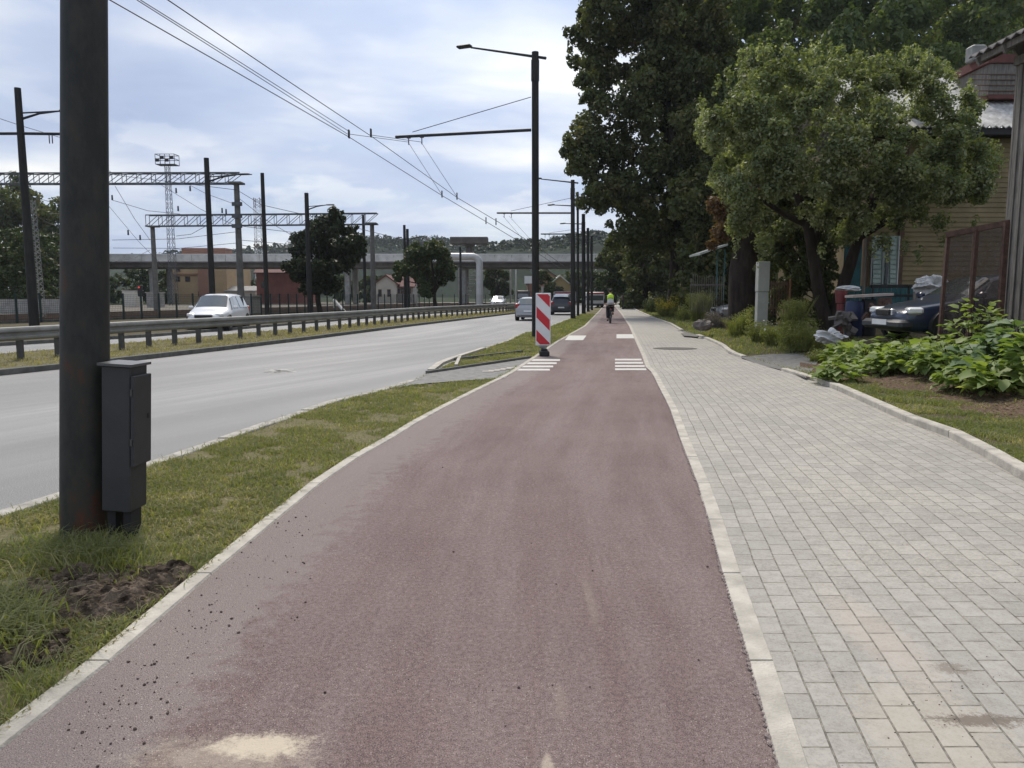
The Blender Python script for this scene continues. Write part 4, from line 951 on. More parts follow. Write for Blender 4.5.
# old thick trunk behind the grey post, reddish crown remains
bb = P(743, 312, 34); bb.z = .2
t = thing('old_tree', 'massive dark old trunk with sparse reddish leaves behind the grey post', 'tree', bb)
q = MB(); q.tube([bb-Vector((0,0,.2)), bb+Vector((0,0,.3)), P(743, 270, 34), P(748, 240, 34), P(756, 215, 34), P(760, 170, 34)], [.78, .64, .60, .52, .42, .2], 14)
q.tube([P(745, 250, 34), P(730, 222, 33.6), P(722, 195, 33.5)], [.3, .2, .08], 8); q.build('trunk', MT['bark'], t, smooth=True)
V, F = leafcloud(lumps_px([(728,215,14),(722,232,11),(716,205,10),(735,196,14),(742,225,12),(725,180,12),(760,185,18),(775,200,18),(712,245,6)], 33.8, 3, 1, 8), 6500, .17, 14, .25); nmesh('crown', V, F, MT['leaf_red'], t)
# apple tree
YA = 23.5
rows = fill_px(715, 965, lambda x: 90+abs(x-850)*.20, lambda x: 222-max(0, 790-x)*.55+max(0, min(60, x-860))*.9, 24, 21, 21)
rows += [(712,98,11),(706,122,9),(725,80,11),(745,72,10),(775,62,12),(790,72,13),(820,78,12),(835,62,9),(860,70,10),(880,78,12),(905,66,11),(925,72,12),(940,90,10),(968,98,12),(955,120,14),(972,150,13),(965,185,13),(935,150,16),(920,110,15),(978,160,14),(985,195,11),(975,222,14),(960,240,13),(940,262,10),(905,250,14),(912,275,8),(865,250,12),(930,240,15),(715,160,11),(708,100,10),(722,190,10),(800,228,12),(785,235,10),(770,235,11),(985,130,10),(880,262,7),(955,215,16)]
rows = [r_ for r_ in rows if r_[1]-r_[2] > 42]
bA = P(829, 340, YA); bA.z = zg(bA.x, bA.y)
t = thing('apple_tree', 'spreading grey-green fruit tree with forked dark trunk in the garden', 'tree', bA)
q = MB(); def_ = lambda L_, rs: q.tube([P(a, b2, YA+(c if len(z_) > 2 else 0)) for z_ in L_ for a, b2, c in [(z_+(0,))[:3]]], rs, 10)
def_([(829,345),(828,325),(820,300),(816,275),(812,250),(808,225),(796,190),(780,150)], [.30,.22,.19,.17,.16,.15,.11,.05])
def_([(830,340),(834,315),(842,290),(850,265),(858,238),(872,205),(885,170),(900,130)], [.26,.20,.18,.17,.15,.13,.10,.04])
def_([(858,238),(880,225),(910,205),(950,180)], [.12,.10,.08,.03]); def_([(808,225),(785,215),(755,195),(730,180)], [.11,.08,.06,.03])
def_([(812,250),(826,215),(832,180),(836,120)], [.11,.10,.08,.03]); def_([(872,205),(850,170),(840,130)], [.09,.06,.03])
q.build('trunk', MT['bark'], t, smooth=True)
rows = [q for q in rows if not (q[0] > 862 and q[1]+q[2] > 238+max(0, q[0]-945)*-.1)]
rows += [(975,180,14),(900,215,14),(940,205,13),(893,238,6),(918,240,5),(740,170,13),(755,190,13),(725,140,14),(850,215,16),(830,205,15),(860,190,16),(810,195,15),(960,270,8)]
EX = [703,709,718,745,775,800,835,870,905,935,960,985,992]; ET = [112,98,88,61,52,62,55,68,58,66,84,118,150]
BX = [703,709,718,730,770,800,840,870,900,930,960,985,992]; EB = [122,150,200,236,246,242,238,244,238,230,224,206,160]
r_ = random.Random(77); sm = []
while len(sm) < 560:
    px = r_.uniform(697, 992); a_, b_2 = np.interp(px, EX, ET), np.interp(px, BX, EB); py = r_.uniform(a_, b_2)
    e_ = min(py-a_, (b_2-py)*1.2, (px-690)*1.0, (998-px)*1.0)
    if e_ < 16 and mnoise.noise(Vector((px*.045, py*.045, 4))) < .02: continue
    hw = 3.1*math.sqrt(max(.03, min(1, e_/70)))
    y = YA+r_.uniform(-1, 1)*hw if r_.random() < .4 else YA-hw*r_.uniform(.55, 1)
    c = P(px, py, y)
    if mnoise.noise(Vector((c.x*.95, c.y*.95, c.z*.95+9))) < -.07: continue
    sm.append(((c.x, c.y, c.z), r_.uniform(.12, .40)))
for k in range(110):   # shoots breaking the outline
    px = r_.uniform(700, 985); py = np.interp(px, EX, ET)-r_.uniform(-2, 9); c = P(px, py, YA+r_.uniform(-2, 1)); sm.append(((c.x, c.y, c.z), (r_.uniform(.07, .14), r_.uniform(.16, .34))))
for px, py in ((888,250),(905,246),(918,254),(872,248),(943,240),(760,254),(736,246),(822,250),(975,225)):
    c = P(px, py, YA-1.5); sm.append(((c.x, c.y, c.z), (.14, .35)))
V, F = leafcloud(sm, 120000, .105, 22, .05, aspect=.6); nmesh('crown', V, F, MT['leaf_apple'], t)
# tracks trees
rows = [(322,228,14),(338,222,10),(306,248,16),(330,250,18),(350,245,14),(300,268,14),(320,272,18),(344,262,15),(357,254,9),(312,288,10),(330,286,12),(336,214,7),(298,256,9),(308,236,10),(350,232,9)]
bb = P(320, 312, 64); bb.z = -.02
tree('round_tree', 'round dark maple crown beside the trackside lamp pole', bb, lumps_px(rows, 64, 4, 1, 31), 24000, .27, MT['leaf_dark'], .22, 2.3, seed=31, shell=.3)
rows = [(412,255,11),(430,252,13),(445,262,11),(402,268,9),(420,272,14),(440,278,12),(425,288,9),(398,278,6),(449,272,7),(433,246,8),(415,247,7)]
bb = P(436, 310, 80); bb.z = -.02
tree('round_tree', 'lower round green tree behind the thin grey pole', bb, lumps_px(rows, 80, 4, 1, 32), 15000, .30, MT['leaf_mid'], .22, 1.8, seed=32, shell=.3)
rows = [(497,272,9),(490,284,8),(503,286,9),(497,294,8),(507,276,6),(488,272,5)]
bb = P(497, 306, 132); bb.z = -.02
tree('round_tree', 'small dark green tree just right of the silver pipe', bb, lumps_px(rows, 145, 4, 1, 33), 5000, .5, MT['leaf_mid'], .25, 2, seed=33, shell=.3)
# left wood beyond the tracks
def wood(name, label, rows, Y, dep, n, ls, m, seed):
    V, F = leafcloud(split(lumps_px(rows, Y, dep, 1, seed), 7, .36, seed), n, ls, seed, .45); tag(nmesh(name, V, F, m), label, 'wood', kind='stuff')
rows = fill_px(-60, 94, lambda x: 192+abs(x-10)*.10+(12 if x > 40 else 0)+max(0, x-75)*1.2, lambda x: 300, 13, 11, 41)
wood('left_wood', 'dark dense wood rising beyond the tracks at the far left', rows, 120, 14, 34000, .62, MT['leaf_linden'], 41)
rows = fill_px(-60, 60, lambda x: 238+abs(x-20)*.1, lambda x: 298, 11, 8, 42)
wood('left_scrub', 'lighter green scrub at the foot of the left wood', rows, 75, 5, 16000, .34, MT['leaf_mid'], 42)
# wooded hillside behind the gardens
def hy(x): return -60
rows = fill_px(690, 1100, lambda x: -90, lambda x: 125, 33, 25, 43)
wood('hillside_wood', 'wooded hillside of mixed green crowns filling the upper right', rows, 84, 22, 120000, .55, MT['leaf_wood'], 43)
rows = fill_px(680, 1120, lambda x: -110, lambda x: 130, 30, 30, 45)
wood('hillside_wood', 'deeper rows of dark crowns behind the mixed green hillside crowns', rows, 118, 12, 40000, 1.1, MT['leaf_linden'], 45)
rows = fill_px(772, 836, lambda x: 175, lambda x: 318, 15, 12, 46)
bb = D(822, 322); bb = Vector((P(822, 320, 25.6).x, 25.6, .5))
tree('lilac_bush', 'dense dark bush between the fruit tree trunk and the ochre house', bb, lumps_px(rows, 26.0, 2.0, 1, 46), 26000, .13, MT['leaf_linden'], .07, .5, cat='bush', seed=46, shell=.3)
rows = fill_px(690, 900, lambda x: 120, lambda x: 300, 18, 16, 44)
wood('garden_thicket', 'dark thicket behind the fruit tree and the old trunk', rows, 50, 6, 60000, .32, MT['leaf_linden'], 44)
# far ridge
def ridge(name, Y, pts, m, leaf, n, seed, depth=60):
    X = [a for a, _ in pts]; Yp_ = [b for _, b in pts]; b_ = MB(); xs = np.linspace(X[0], X[-1], 60); vs = []
    for x in xs:
        tp = P(x, np.interp(x, X, Yp_)+3, Y); vs += [(tp.x, Y, tp.z), (tp.x, Y-depth, tp.z*.5), (tp.x, Y-depth*1.6, -1), (tp.x, Y+depth, -1)]
    b_.add(vs, [f for i in range(59) for f in ((i*4, i*4+1, i*4+5, i*4+4), (i*4+1, i*4+2, i*4+6, i*4+5), (i*4+3, i*4, i*4+4, i*4+7))]); b_.build(name, MT['ridge'], kind='structure')
    rows = []
    r_ = random.Random(seed)
    for x in np.arange(X[0], X[-1], 3.2):
        y0 = np.interp(x, X, Yp_); yy = y0+1.5
        while yy < 300: rows.append((x+r_.uniform(-2, 2), yy+r_.uniform(-1, 1), r_.uniform(2.2, 4.2))); yy += 4
    lum = []
    for px, py, rp in rows:
        t_ = min(1, max(0, (py-np.interp(px, X, Yp_))/60)); y = Y-depth*1.5*t_; c = P(px, py, y); lum.append(((c.x, c.y, c.z), rp/774*y))
    V, F = leafcloud(lum, n, leaf, seed, .5); tag(nmesh(name+'_trees', V, F, m), 'distant wooded ridge seen above and below the overpass, %s' % ('right part' if seed == 51 else 'left part'), 'wood', kind='stuff')
ridge('far_hill', 430, [(470,247),(490,244),(520,240),(545,241),(570,236),(590,232),(612,234),(650,230),(720,226)], MT['leaf_far'], 2.3, 30000, 51)
ridge('far_hill', 620, [(90,262),(120,258),(180,252),(230,252),(250,248),(290,244),(330,243),(360,238),(385,236),(400,240),(430,237),(460,242),(490,246)], MT['leaf_far'], 3.2, 30000, 52)
# scrub under the overpass
for k, (x0, x1, y0, Y, n, lab) in enumerate([(108,172,276,150,4000,'green scrub between the tracks and the tan apartment block'), (225,262,282,165,2500,'bushes between the tan block and the red building'), (340,400,282,160,4500,'dark bushes behind the small red-roofed house'), (540,640,276,150,7000,'bushes lining the road end under the overpass')]):
    rows = fill_px(x0, x1, lambda x: y0+3*math.sin(x), lambda x: 304, 7, 5, 60+k); wood('scrub', lab, rows, Y, 4, n, .7, MT['leaf_mid'], 60+k)
# ------------------------------------------------------------------ buildings beyond
def bldg(name, label, x0, x1, y0, Y, dep, m, roof=None, wins=(), extra=None, ridge_=None):
    a = P(x0, y0, Y); b2 = P(x1, y0, Y); t = thing(name, label, 'building', ((a.x+b2.x)/2, Y, -.1))
    q = MB(); q.box(((a.x+b2.x)/2, Y+dep/2, a.z/2-.05), (b2.x-a.x, dep, a.z+.1)); wl = q.build('wall', m, t)
    if roof:
        q = MB(); o_ = .4; rz_ = P(x0, ridge_, Y+dep/2).z
        gx = roof[1] if len(roof) > 1 else 'x'
        if gx == 'x':   # ridge parallel to view plane
            poly = [(a.x-o_, Y-o_, a.z-.1), (a.x-o_, Y+dep/2, rz_), (a.x-o_, Y+dep+o_, a.z-.1), (a.x-o_, Y+dep+o_, a.z-.3), (a.x-o_, Y+dep/2, rz_-.22), (a.x-o_, Y-o_, a.z-.3)]
            q.prism(poly, (b2.x-a.x+2*o_, 0, 0)); q.prism([(a.x+.05, Y+.05, a.z-.05), (a.x+.05, Y+dep/2, rz_-.3), (a.x+.05, Y+dep-.05, a.z-.05)], (b2.x-a.x-.1, 0, 0))
        else:
            mx = (a.x+b2.x)/2; poly = [(a.x-o_, Y-o_, a.z-.1), (mx, Y-o_, rz_), (b2.x+o_, Y-o_, a.z-.1), (b2.x+o_, Y-o_, a.z-.35), (mx, Y-o_, rz_-.28), (a.x-o_, Y-o_, a.z-.35)]
            q.prism(poly, (0, dep+2*o_, 0))
            g = MB(); g.prism([(a.x+.02, Y+.01, a.z-.02), (b2.x-.02, Y+.01, a.z-.02), (mx, Y+.01, rz_-.3)], (0, dep-.1, 0)); g.build('gable', m, t)
        q.build('roof', roof[0], t)
    for wx0, wx1, wy0, wy1 in wins:
        c, d = P(wx0, wy1, Y), P(wx1, wy0, Y); q = MB(); q.box(((c.x+d.x)/2, Y-.04, (c.z+d.z)/2), (abs(d.x-c.x)+.25, .14, abs(d.z-c.z)+.25)); wf = q.build('window', MT['brown'], t)
        q = MB(); q.box(((c.x+d.x)/2, Y-.12, (c.z+d.z)/2), (abs(d.x-c.x), .04, abs(d.z-c.z))); q.build('pane', MT['window'], wf)
    return t
t = bldg('apartment_block', 'tan brick apartment block behind the overpass with small dark windows', 170, 226, 262, 150, 14, MT['tan'], None, [(176.5,179.5,277,281),(186,189.5,277,281),(199,203,292,296),(206,209,270,274),(176.5,179.5,267,271)])
for nm, x0, x1, y0, y1, m, yy in (('stair_bay', 199, 208, 262, 297, MT['tandark'], 149.5), ('upper_block', 182, 225, 248, 262, MT['tandark'], 154), ('floor_band', 170.5, 198, 273.5, 274.8, MT['tandark'], 149.7)):
    a, b2 = P(x0, y1, yy), P(x1, y0, yy); q = MB(); q.box(((a.x+b2.x)/2, yy+2, (a.z+b2.z)/2), (b2.x-a.x, 4, b2.z-a.z)); q.build(nm, m, t)
t = bldg('red_building', 'long low red building with a dark sloping roof right of the white car', 256, 303, 272, 140, 9, MT['redwall'], (MT['redroof'], 'x'), [(262,266,282,287)], ridge_=262)
t = bldg('white_shed', 'low pale shed between the apartment block and the red building', 227, 255, 290, 150, 6, MT['cream'], (MT['concrete'], 'x'), ridge_=286)
t = bldg('station_house', 'small red-roofed house with a pale gable behind the fence', 376, 396, 283, 148, 9, MT['cream'], (MT['redroof'], 'y'), [(379,381,290,296),(388,390,290,296)], ridge_=275)
t = bldg('station_wing', 'grey wing with a row of windows beside the pale gable', 395.5, 413, 286, 150, 7, MT['concrete'], (MT['redroof'], 'x'), [(398+3.6*i, 399.6+3.6*i, 289, 293) for i in range(4)], ridge_=276)
t = bldg('brown_house', 'house with a wide dark brown gable roof beyond the traffic', 528, 566, 283, 158, 12, MT['tandark'], (MT['darkroof'], 'y'), ridge_=270.5)
t = bldg('yellow_house', 'yellow gabled house right of the brown gabled house', 548, 572, 286, 150, 9, MT['yellowwall'], (MT['palecon'], 'y'), [(556,559,287,291)], ridge_=275.5)
a, b2 = P(524.5, 283.5, 100), P(533, 276, 100); t = thing('white_sign', 'blank white rectangular sign on a post left of the brown gable', 'sign', ((a.x+b2.x)/2, 100, 0)); q = MB(); q.box(((a.x+b2.x)/2, 100, (a.z+b2.z)/2), (b2.x-a.x, .12, b2.z-a.z)); q.build('panel', MT['signwhite'], t)
q = MB(); q.tube([((a.x+b2.x)/2, 100.1, 0), ((a.x+b2.x)/2, 100.1, a.z)], .06, 8); q.build('sign_post', MT['galvdark'], t)
# low pale wall behind the fence at the left
q = MB(); a, b2 = P(-60, 311, 62), P(66, 311, 66); q.prism([(a.x, 62, -.1), (b2.x, 66, -.1), (b2.x, 66, 1.15), (a.x, 62, 1.15)], (0, .3, 0)); tag(recenter(q.build('low_wall', MT['concrete']), (a.x, 62, 0)), 'low pale concrete wall behind the fence at far left', 'wall')
# ramp with pale handrail
q = MB(); q.tube([P(334, 300, 75), P(346, 313, 73)], .14, 8); q.tube([P(334, 300, 75), P(334, 308, 75)], .06, 6)
tag(recenter(q.build('handrail', MT['palecon']), P(340, 310, 74)), 'pale slanting handrail showing behind the fence by the round tree', 'handrail')
# stored wagons / equipment in the yard, low
for k, (x0, x1, y0, Y, m, lab) in enumerate([(122,135,291,100,MT['cream'],'pale box hut among the tracks left of the red signal'), (146,157,293,95,MT['concrete'],'grey concrete kiosk among the tracks right of the red signal'), (244,252,297,62,MT['concrete'],'pale grey concrete box in the fence line right of the white car')]):
    a, b2 = P(x0, y0, Y), P(x1, y0, Y); t = thing('yard_hut', lab, 'hut', ((a.x+b2.x)/2, Y, 0)); q = MB(); q.box(((a.x+b2.x)/2, Y+1, a.z/2), (b2.x-a.x, 2, a.z)); q.build('wall', m, t)
    q = MB(); q.box(((a.x+b2.x)/2, Y+1, a.z+.06), (b2.x-a.x+.2, 2.2, .12)); q.build('roof', MT['concrete'], t)
# rails
q = MB()
for k in range(6):
    d = -5-2.2*k; 
    ys_ = [20, 40, 60, 80, 110, 140]
    for a, b2 in zip(ys_[:-1], ys_[1:]): q.beam((fF(a)+d, a, .02), (fF(b2)+d, b2, .02), .08, .16)
q.build('railway_track', MT['railrust'], kind='structure')
# ------------------------------------------------------------------ vehicles
def car(name, label, paint, L=4.4, W=1.76, H=1.48, hood=.95, nose=.62, style='hatch', wr_=.31, detail=False, wag=False):
    """x forward, built at the origin; returns root"""
    t = thing(name, label, 'car', (0, 0, 0)); h2 = L/2; wh = W/2
    # stations: x, bottom, belt, top, halfwidth, tophalf
    if style == 'sedan':
        S = [(h2,.34,.50,.56,.62,.58),(h2-.06,.24,.60,.66,.74,.68),(h2-.35,.20,.70,.78,.84,.74),(h2-.9,.18,.80,.87,1,.80),(h2-1.30,.18,.86,.93,1,.84),(h2-1.95,.18,.90,H-.08,1,.66),(h2-2.35,.18,.91,H,1,.66),(h2-3.0,.18,.92,H-.02,1,.66),(-h2+1.0,.18,.94,H-.22,1,.68),(-h2+.60,.20,.95,1.03,.98,.80),(-h2+.12,.24,.93,.99,.90,.76),(-h2,.36,.80,.86,.80,.70)]
        gl_s = (4, 9)
    else:
        S = [(h2,.34,.52,.58,.62,.58),(h2-.06,.24,.62,.70,.76,.68),(h2-.3,.20,.74,.84,.86,.76),(h2-.8,.18,.86,.95,1,.80),(h2-1.05,.18,.90,.99,1,.82),(h2-1.75,.18,.95,H-.08,1,.68),(h2-2.2,.18,.96,H,1,.68),(-h2+1.2,.18,.98,H-.01,1,.68),(-h2+.55,.18,1.0,H-.06,.98,.66),(-h2+.18,.20,1.0,H-.38 if not wag else H-.2,.93,.70),(-h2+.05,.24,.92,1.0,.90,.74),(-h2,.36,.78,.86,.82,.72)]
        gl_s = (4, 9)
    S = [(x, b, bt, tp, wh*w_, wh*tw) for x, b, bt, tp, w_, tw in S]
    def ring(s):
        x, b, bt, tp, w_, tw = s; mid = (b+bt)/2
        half = [(0, b), (w_*.86, b), (w_*.97, b+.10), (w_, mid+.05), (w_*.965, bt), (tw, tp-.035), (tw*.8, tp-.002), (0, tp+.012)]
        return [(x, y, z) for y, z in half]+[(x, -y, z) for y, z in half[-2:0:-1]]
    q = MB(); n = 14; vs = [p for s in S for p in ring(s)]; m = len(S)
    fs = [(i*n+k, (i+1)*n+k, (i+1)*n+(k+1) % n, i*n+(k+1) % n) for i in range(m-1) for k in range(n)]; fs = [f[::-1] for f in fs]+[tuple(range(n))[::-1], tuple((m-1)*n+k for k in range(n))]
    q.add(vs, fs); body = q.build('body', paint, t, smooth=True)
    bm_ = body.modifiers.new('subsurf', 'SUBSURF'); bm_.levels = 1; bm_.render_levels = 2
    # glass: panels just outside the greenhouse surface
    def lerp3(a, b2, k): return Vector(a).lerp(Vector(b2), k)
    rings = [ring(s) for s in S]
    def panel(pts, off_): 
        q = MB(); q.prism([Vector(p)+Vector(off_) for p in pts], Vector(off_)*-.6); return q
    g0, g1_ = gl_s
    for side in (1, -1):
        i_b = 4 if side == 1 else n-4; i_t = 5 if side == 1 else n-5
        lowp = [rings[i][i_b] for i in range(g0, g1_+1)]; topp = [rings[i][i_t] for i in range(g0, g1_+1)]
        lo = [lerp3(a, b2, .06) for a, b2 in zip(lowp, topp)]; hi = [lerp3(a, b2, .88) for a, b2 in zip(lowp, topp)]
        a0 = lerp3(lo[0], lo[1], .35); aT = lerp3(hi[0], hi[1], .92)
        segs_ = [[a0]+lo[1:3]+[lerp3(lo[2], lo[3], .35)], [aT, hi[1], hi[2], lerp3(hi[2], hi[3], .35)]]
        q = MB(); o_ = Vector((0, .012*side, .004))
        def qp(A1, B1, B2, A2_): 
            p_ = [Vector(v)+o_ for v in (A1, B1, B2, A2_)]; q.add(p_+[v-o_*2.5 for v in p_], [(0,1,2,3),(7,6,5,4),(0,4,5,1),(1,5,6,2),(2,6,7,3),(3,7,4,0)])
        mlo, mhi = lerp3(lo[2], lo[3], .30), lerp3(hi[2], hi[3], .30)
        qp(a0, lo[1], hi[1], aT); qp(lo[1], lo[2], hi[2], hi[1]); qp(lo[2], mlo, mhi, hi[2]); q.build('side_window', MT['glassdark'], t)
        q = MB(); nlo, nhi = lerp3(lo[2], lo[3], .38), lerp3(hi[2], hi[3], .38)
        eL = lerp3(lo[-2], lo[-1], .4); eH = lerp3(hi[-2], hi[-1], .12)
        qp(nlo, lo[3], hi[3], nhi); qp(lo[3], lo[-2], hi[-2], hi[3]); qp(lo[-2], eL, eH, hi[-2]); q.build('side_window', MT['glassdark'], t)
    def screen(ia, ib, ka, kb, nm):
        A1, B1 = rings[ia], rings[ib]; q = MB()
        dx = .02*(1 if A1[0][0] > B1[0][0] else -1)
        pts_a = [lerp3(A1[5], B1[5], ka), lerp3(A1[6], B1[6], ka), lerp3(A1[7], B1[7], ka), lerp3(A1[8], B1[8], ka), lerp3(A1[9], B1[9], ka)]
        pts_b = [lerp3(A1[5], B1[5], kb), lerp3(A1[6], B1[6], kb), lerp3(A1[7], B1[7], kb), lerp3(A1[8], B1[8], kb), lerp3(A1[9], B1[9], kb)]
        for P_ in (pts_a, pts_b):
            P_[0].y *= .93; P_[-1].y *= .93
        sg_ = 1 if nm == 'windscreen' else -1
        o_ = Vector((.02*sg_, 0, .022)); vs_ = [v+o_ for v in pts_a]+[v+o_ for v in pts_b]; vs_ += [v-o_*1.5 for v in vs_]
        q.add(vs_, [(i, i+1, i+6, i+5) for i in range(4)]+[(i+10, i+15, i+16, i+11) for i in range(4)]+[(0,5,15,10),(4,14,19,9)]+[(i, i+10, i+11, i+1) for i in range(4)]+[(i+5, i+6, i+16, i+15) for i in range(4)])
        q.build(nm, MT['glassdark'], t, smooth=True)
    screen(4, 5, .10, .96, 'windscreen')
    if style == 'sedan': screen(9, 8, .12, 1.0, 'rear_window')
    else: screen(9, 8, -.35, .85, 'rear_window')
    for sx in (h2-.82, -h2+.80):
        for sy in (1, -1):
            yo = sy*(wh-.10); q = MB(); q.tube([(sx, yo-.1*sy, wr_), (sx, yo+.085*sy, wr_), (sx, yo+.105*sy, wr_)], [wr_, wr_, wr_*.93], 24); wl = q.build('wheel', MT['rubber'], t, smooth=True)
            q = MB(); q.tube([(sx, yo+.10*sy, wr_), (sx, yo+.112*sy, wr_)], [wr_*.66, wr_*.60], 16); 
            for k in range(5): an = k*2*math.pi/5; q.beam((sx, yo+.112*sy, wr_), (sx+math.cos(an)*wr_*.6, yo+.112*sy, wr_+math.sin(an)*wr_*.6), .05, .02)
            q.build('rim', MT['galv'], wl)
            q = MB(); q.tube([(sx, yo-.02*sy, wr_+.02), (sx, yo+.098*sy, wr_+.02)], wr_*1.14, 24); q.build('wheel_arch', MT['blackpl'], t)
    for sy in (1, -1):
        q = MB(); q.bbox((h2-.26, sy*wh*.66, .66 if style == 'sedan' else .72), (.30, .36, .15), .04, -sy*.38); q.build('headlight', MT['lampglass'], t, smooth=True)
        q = MB(); q.bbox((-h2+.10, sy*wh*.76, .84 if style == 'sedan' else .92), (.16, .26, .20 if style == 'sedan' else .30), .03, sy*.2); q.build('tail_light', MT['redlamp'], t, smooth=True)
        q = MB(); q.bbox((h2-1.45, sy*(wh+.07), .98 if style == 'sedan' else 1.04), (.12, .20, .13), .03); q.build('mirror', paint, t, smooth=True)
    q = MB(); q.bbox((h2-.02, 0, .62 if style == 'sedan' else .66), (.10, .55 if style == 'sedan' else .8, .15), .02); g = q.build('grille', MT['chrome'], t)
    q = MB(); q.bbox((h2+.03, 0, .62 if style == 'sedan' else .66), (.08, .47 if style == 'sedan' else .74, .12), .015); q.build('grille_mesh', MT['blackpl'], g)
    q = MB(); q.bbox((h2-.06, 0, .38), (.34, W*.80, .20), .06); q.build('bumper', MT['plastic'], t, smooth=True)
    q = MB(); q.bbox((-h2+.10, 0, .42), (.30, W*.86, .22), .06); q.build('bumper', paint if style != 'sedan' else MT['plastic'], t, smooth=True)
    for sx in (h2+.118, -h2-.055 if True else 0):
        q = MB(); q.box((sx, 0, .42 if sx > 0 else .60), (.012, .50, .11)); q.build('number_plate', MT['signwhite'], t)
    return t
def place(t, x, y, z, hd):   # heading angle of +x axis
    t.location = (x, y, z); t.rotation_euler = (0, 0, hd)
def placeG(t, px, py, hd, z=RZ):
    p = G(px, py, z); place(t, p.x, p.y, z+.004, hd)
def roaddir(y): return math.atan2(2, fK(y+1)-fK(y-1))
c1 = car('parked_car', 'white estate car with headlights on coming behind the guardrail', MT['carwhite'], 4.5, 1.85, 1.66, wag=True, wr_=.33)
c1.name = 'estate_car'; p = G(214, 330, RZ); place(c1, P(204, 300, 34.5).x, 36.2, RZ+.004, R(-86))
c2 = car('hatchback_car', 'silver hatchback seen from behind, left of the red-white board', MT['carsilver'], 4.1, 1.75, 1.47); place(c2, P(532.5, 300, 49).x, 50, RZ+.004, R(81))
c3 = car('suv_car', 'black car seen from behind, ahead of the silver hatchback', MT['carblack'], 4.5, 1.85, 1.68, wag=True, wr_=.35); place(c3, P(564, 300, 62).x, 64, RZ+.004, R(84))
c4 = car('saloon_car', 'small white car coming beyond the guardrail near the silver pipe', MT['carwhite'], 4.4, 1.8, 1.5); place(c4, P(498.5, 300, 100).x, 100, RZ+.004, R(-95))
c6 = car('compact_car', 'white car at the far end of the road right of the cyclist', MT['carwhite'], 4.2, 1.8, 1.5); place(c6, P(641.5, 300, 108).x, 108, 0, R(-120))
# navy car parked in the garden
c5 = car('saloon_car', 'dark navy saloon with clear headlight parked in the garden', MT['carblue'], 4.45, 1.76, 1.42, style='sedan')
hd = R(180+7); fx, fy = P(881, 315, 16.3).x, 16.3
place(c5, fx-math.cos(hd)*2.2+.1, fy-math.sin(hd)*2.2, .52, hd)
# car half hidden in the plants
c7 = car('saloon_car', 'silver grey car nose half hidden behind weeds by the old trunk', MT['carsilver'], 4.3, 1.75, 1.42, style='sedan'); place(c7, P(755, 310, 40).x, 40.5, .12, R(192))
# bus and far vehicles
def bus(name, label, px0, px1, pytop, Y, L, paint, band, hd=R(88), Z=RZ, W=None):
    a, b2 = P(px0, pytop, Y), P(px1, pytop, Y); W = W or (b2.x-a.x); H = a.z-Z; t = thing(name, label, 'bus' if 'bus' in name else 'truck', (0,0,0))
    q = MB(); q.bbox((0, 0, .35+(H-.35)/2), (L, W, H-.35), .12); q.build('body', paint, t, smooth=True)
    for s in (1, -1):
        q = MB(); q.box((s*(L/2+.005), 0, H*.64), (.04, W*.86, H*.30)); q.build('windscreen', MT['glassdark'], t)
        q = MB(); q.box((s*(L/2+.004), 0, H*.92), (.04, W*.95, H*.09)); q.build('roof_band', band, t)
        q = MB(); q.box((0, s*(W/2+.005), H*.62), (L*.92, .04, H*.28)); q.build('side_window', MT['glassdark'], t)
        q = MB(); q.box((s*(L/2+.02), 0, .45), (.10, W*.95, .26)); q.build('bumper', MT['plastic'], t)
        for sy in (1, -1):
            q = MB(); q.tube([(s*L*.32, sy*(W/2-.28), .46), (s*L*.32, sy*(W/2+.01), .46)], .46, 16); q.build('wheel', MT['rubber'], t, smooth=True)
            q = MB(); q.box((s*(L/2+.02), sy*W*.38, .85), (.05, .28, .16)); q.build('light', MT['lampglass'] if s < 0 else MT['redlamp'], t)
    place(t, (a.x+b2.x)/2, Y+L/2, Z+.004, hd); return t
bus('city_bus', 'pale bus with a red roof band at the far end of the road', 589.5, 606, 292, 92, 10, MT['busbody'], MT['busred'])
bus('city_bus', 'dark bus coming the other way beyond the guardrail', 518, 531, 290.5, 120, 10, MT['plastic'], MT['darkcon'])
bus('box_truck', 'white box van at the road end right of the cyclist', 626, 634.5, 296, 116, 5, MT['carwhite'], MT['carwhite'], Z=0)
bus('city_bus', 'pale red-striped bus behind the dark poles farther on', 555.5, 577, 291.5, 128, 9, MT['busbody'], MT['busred'])
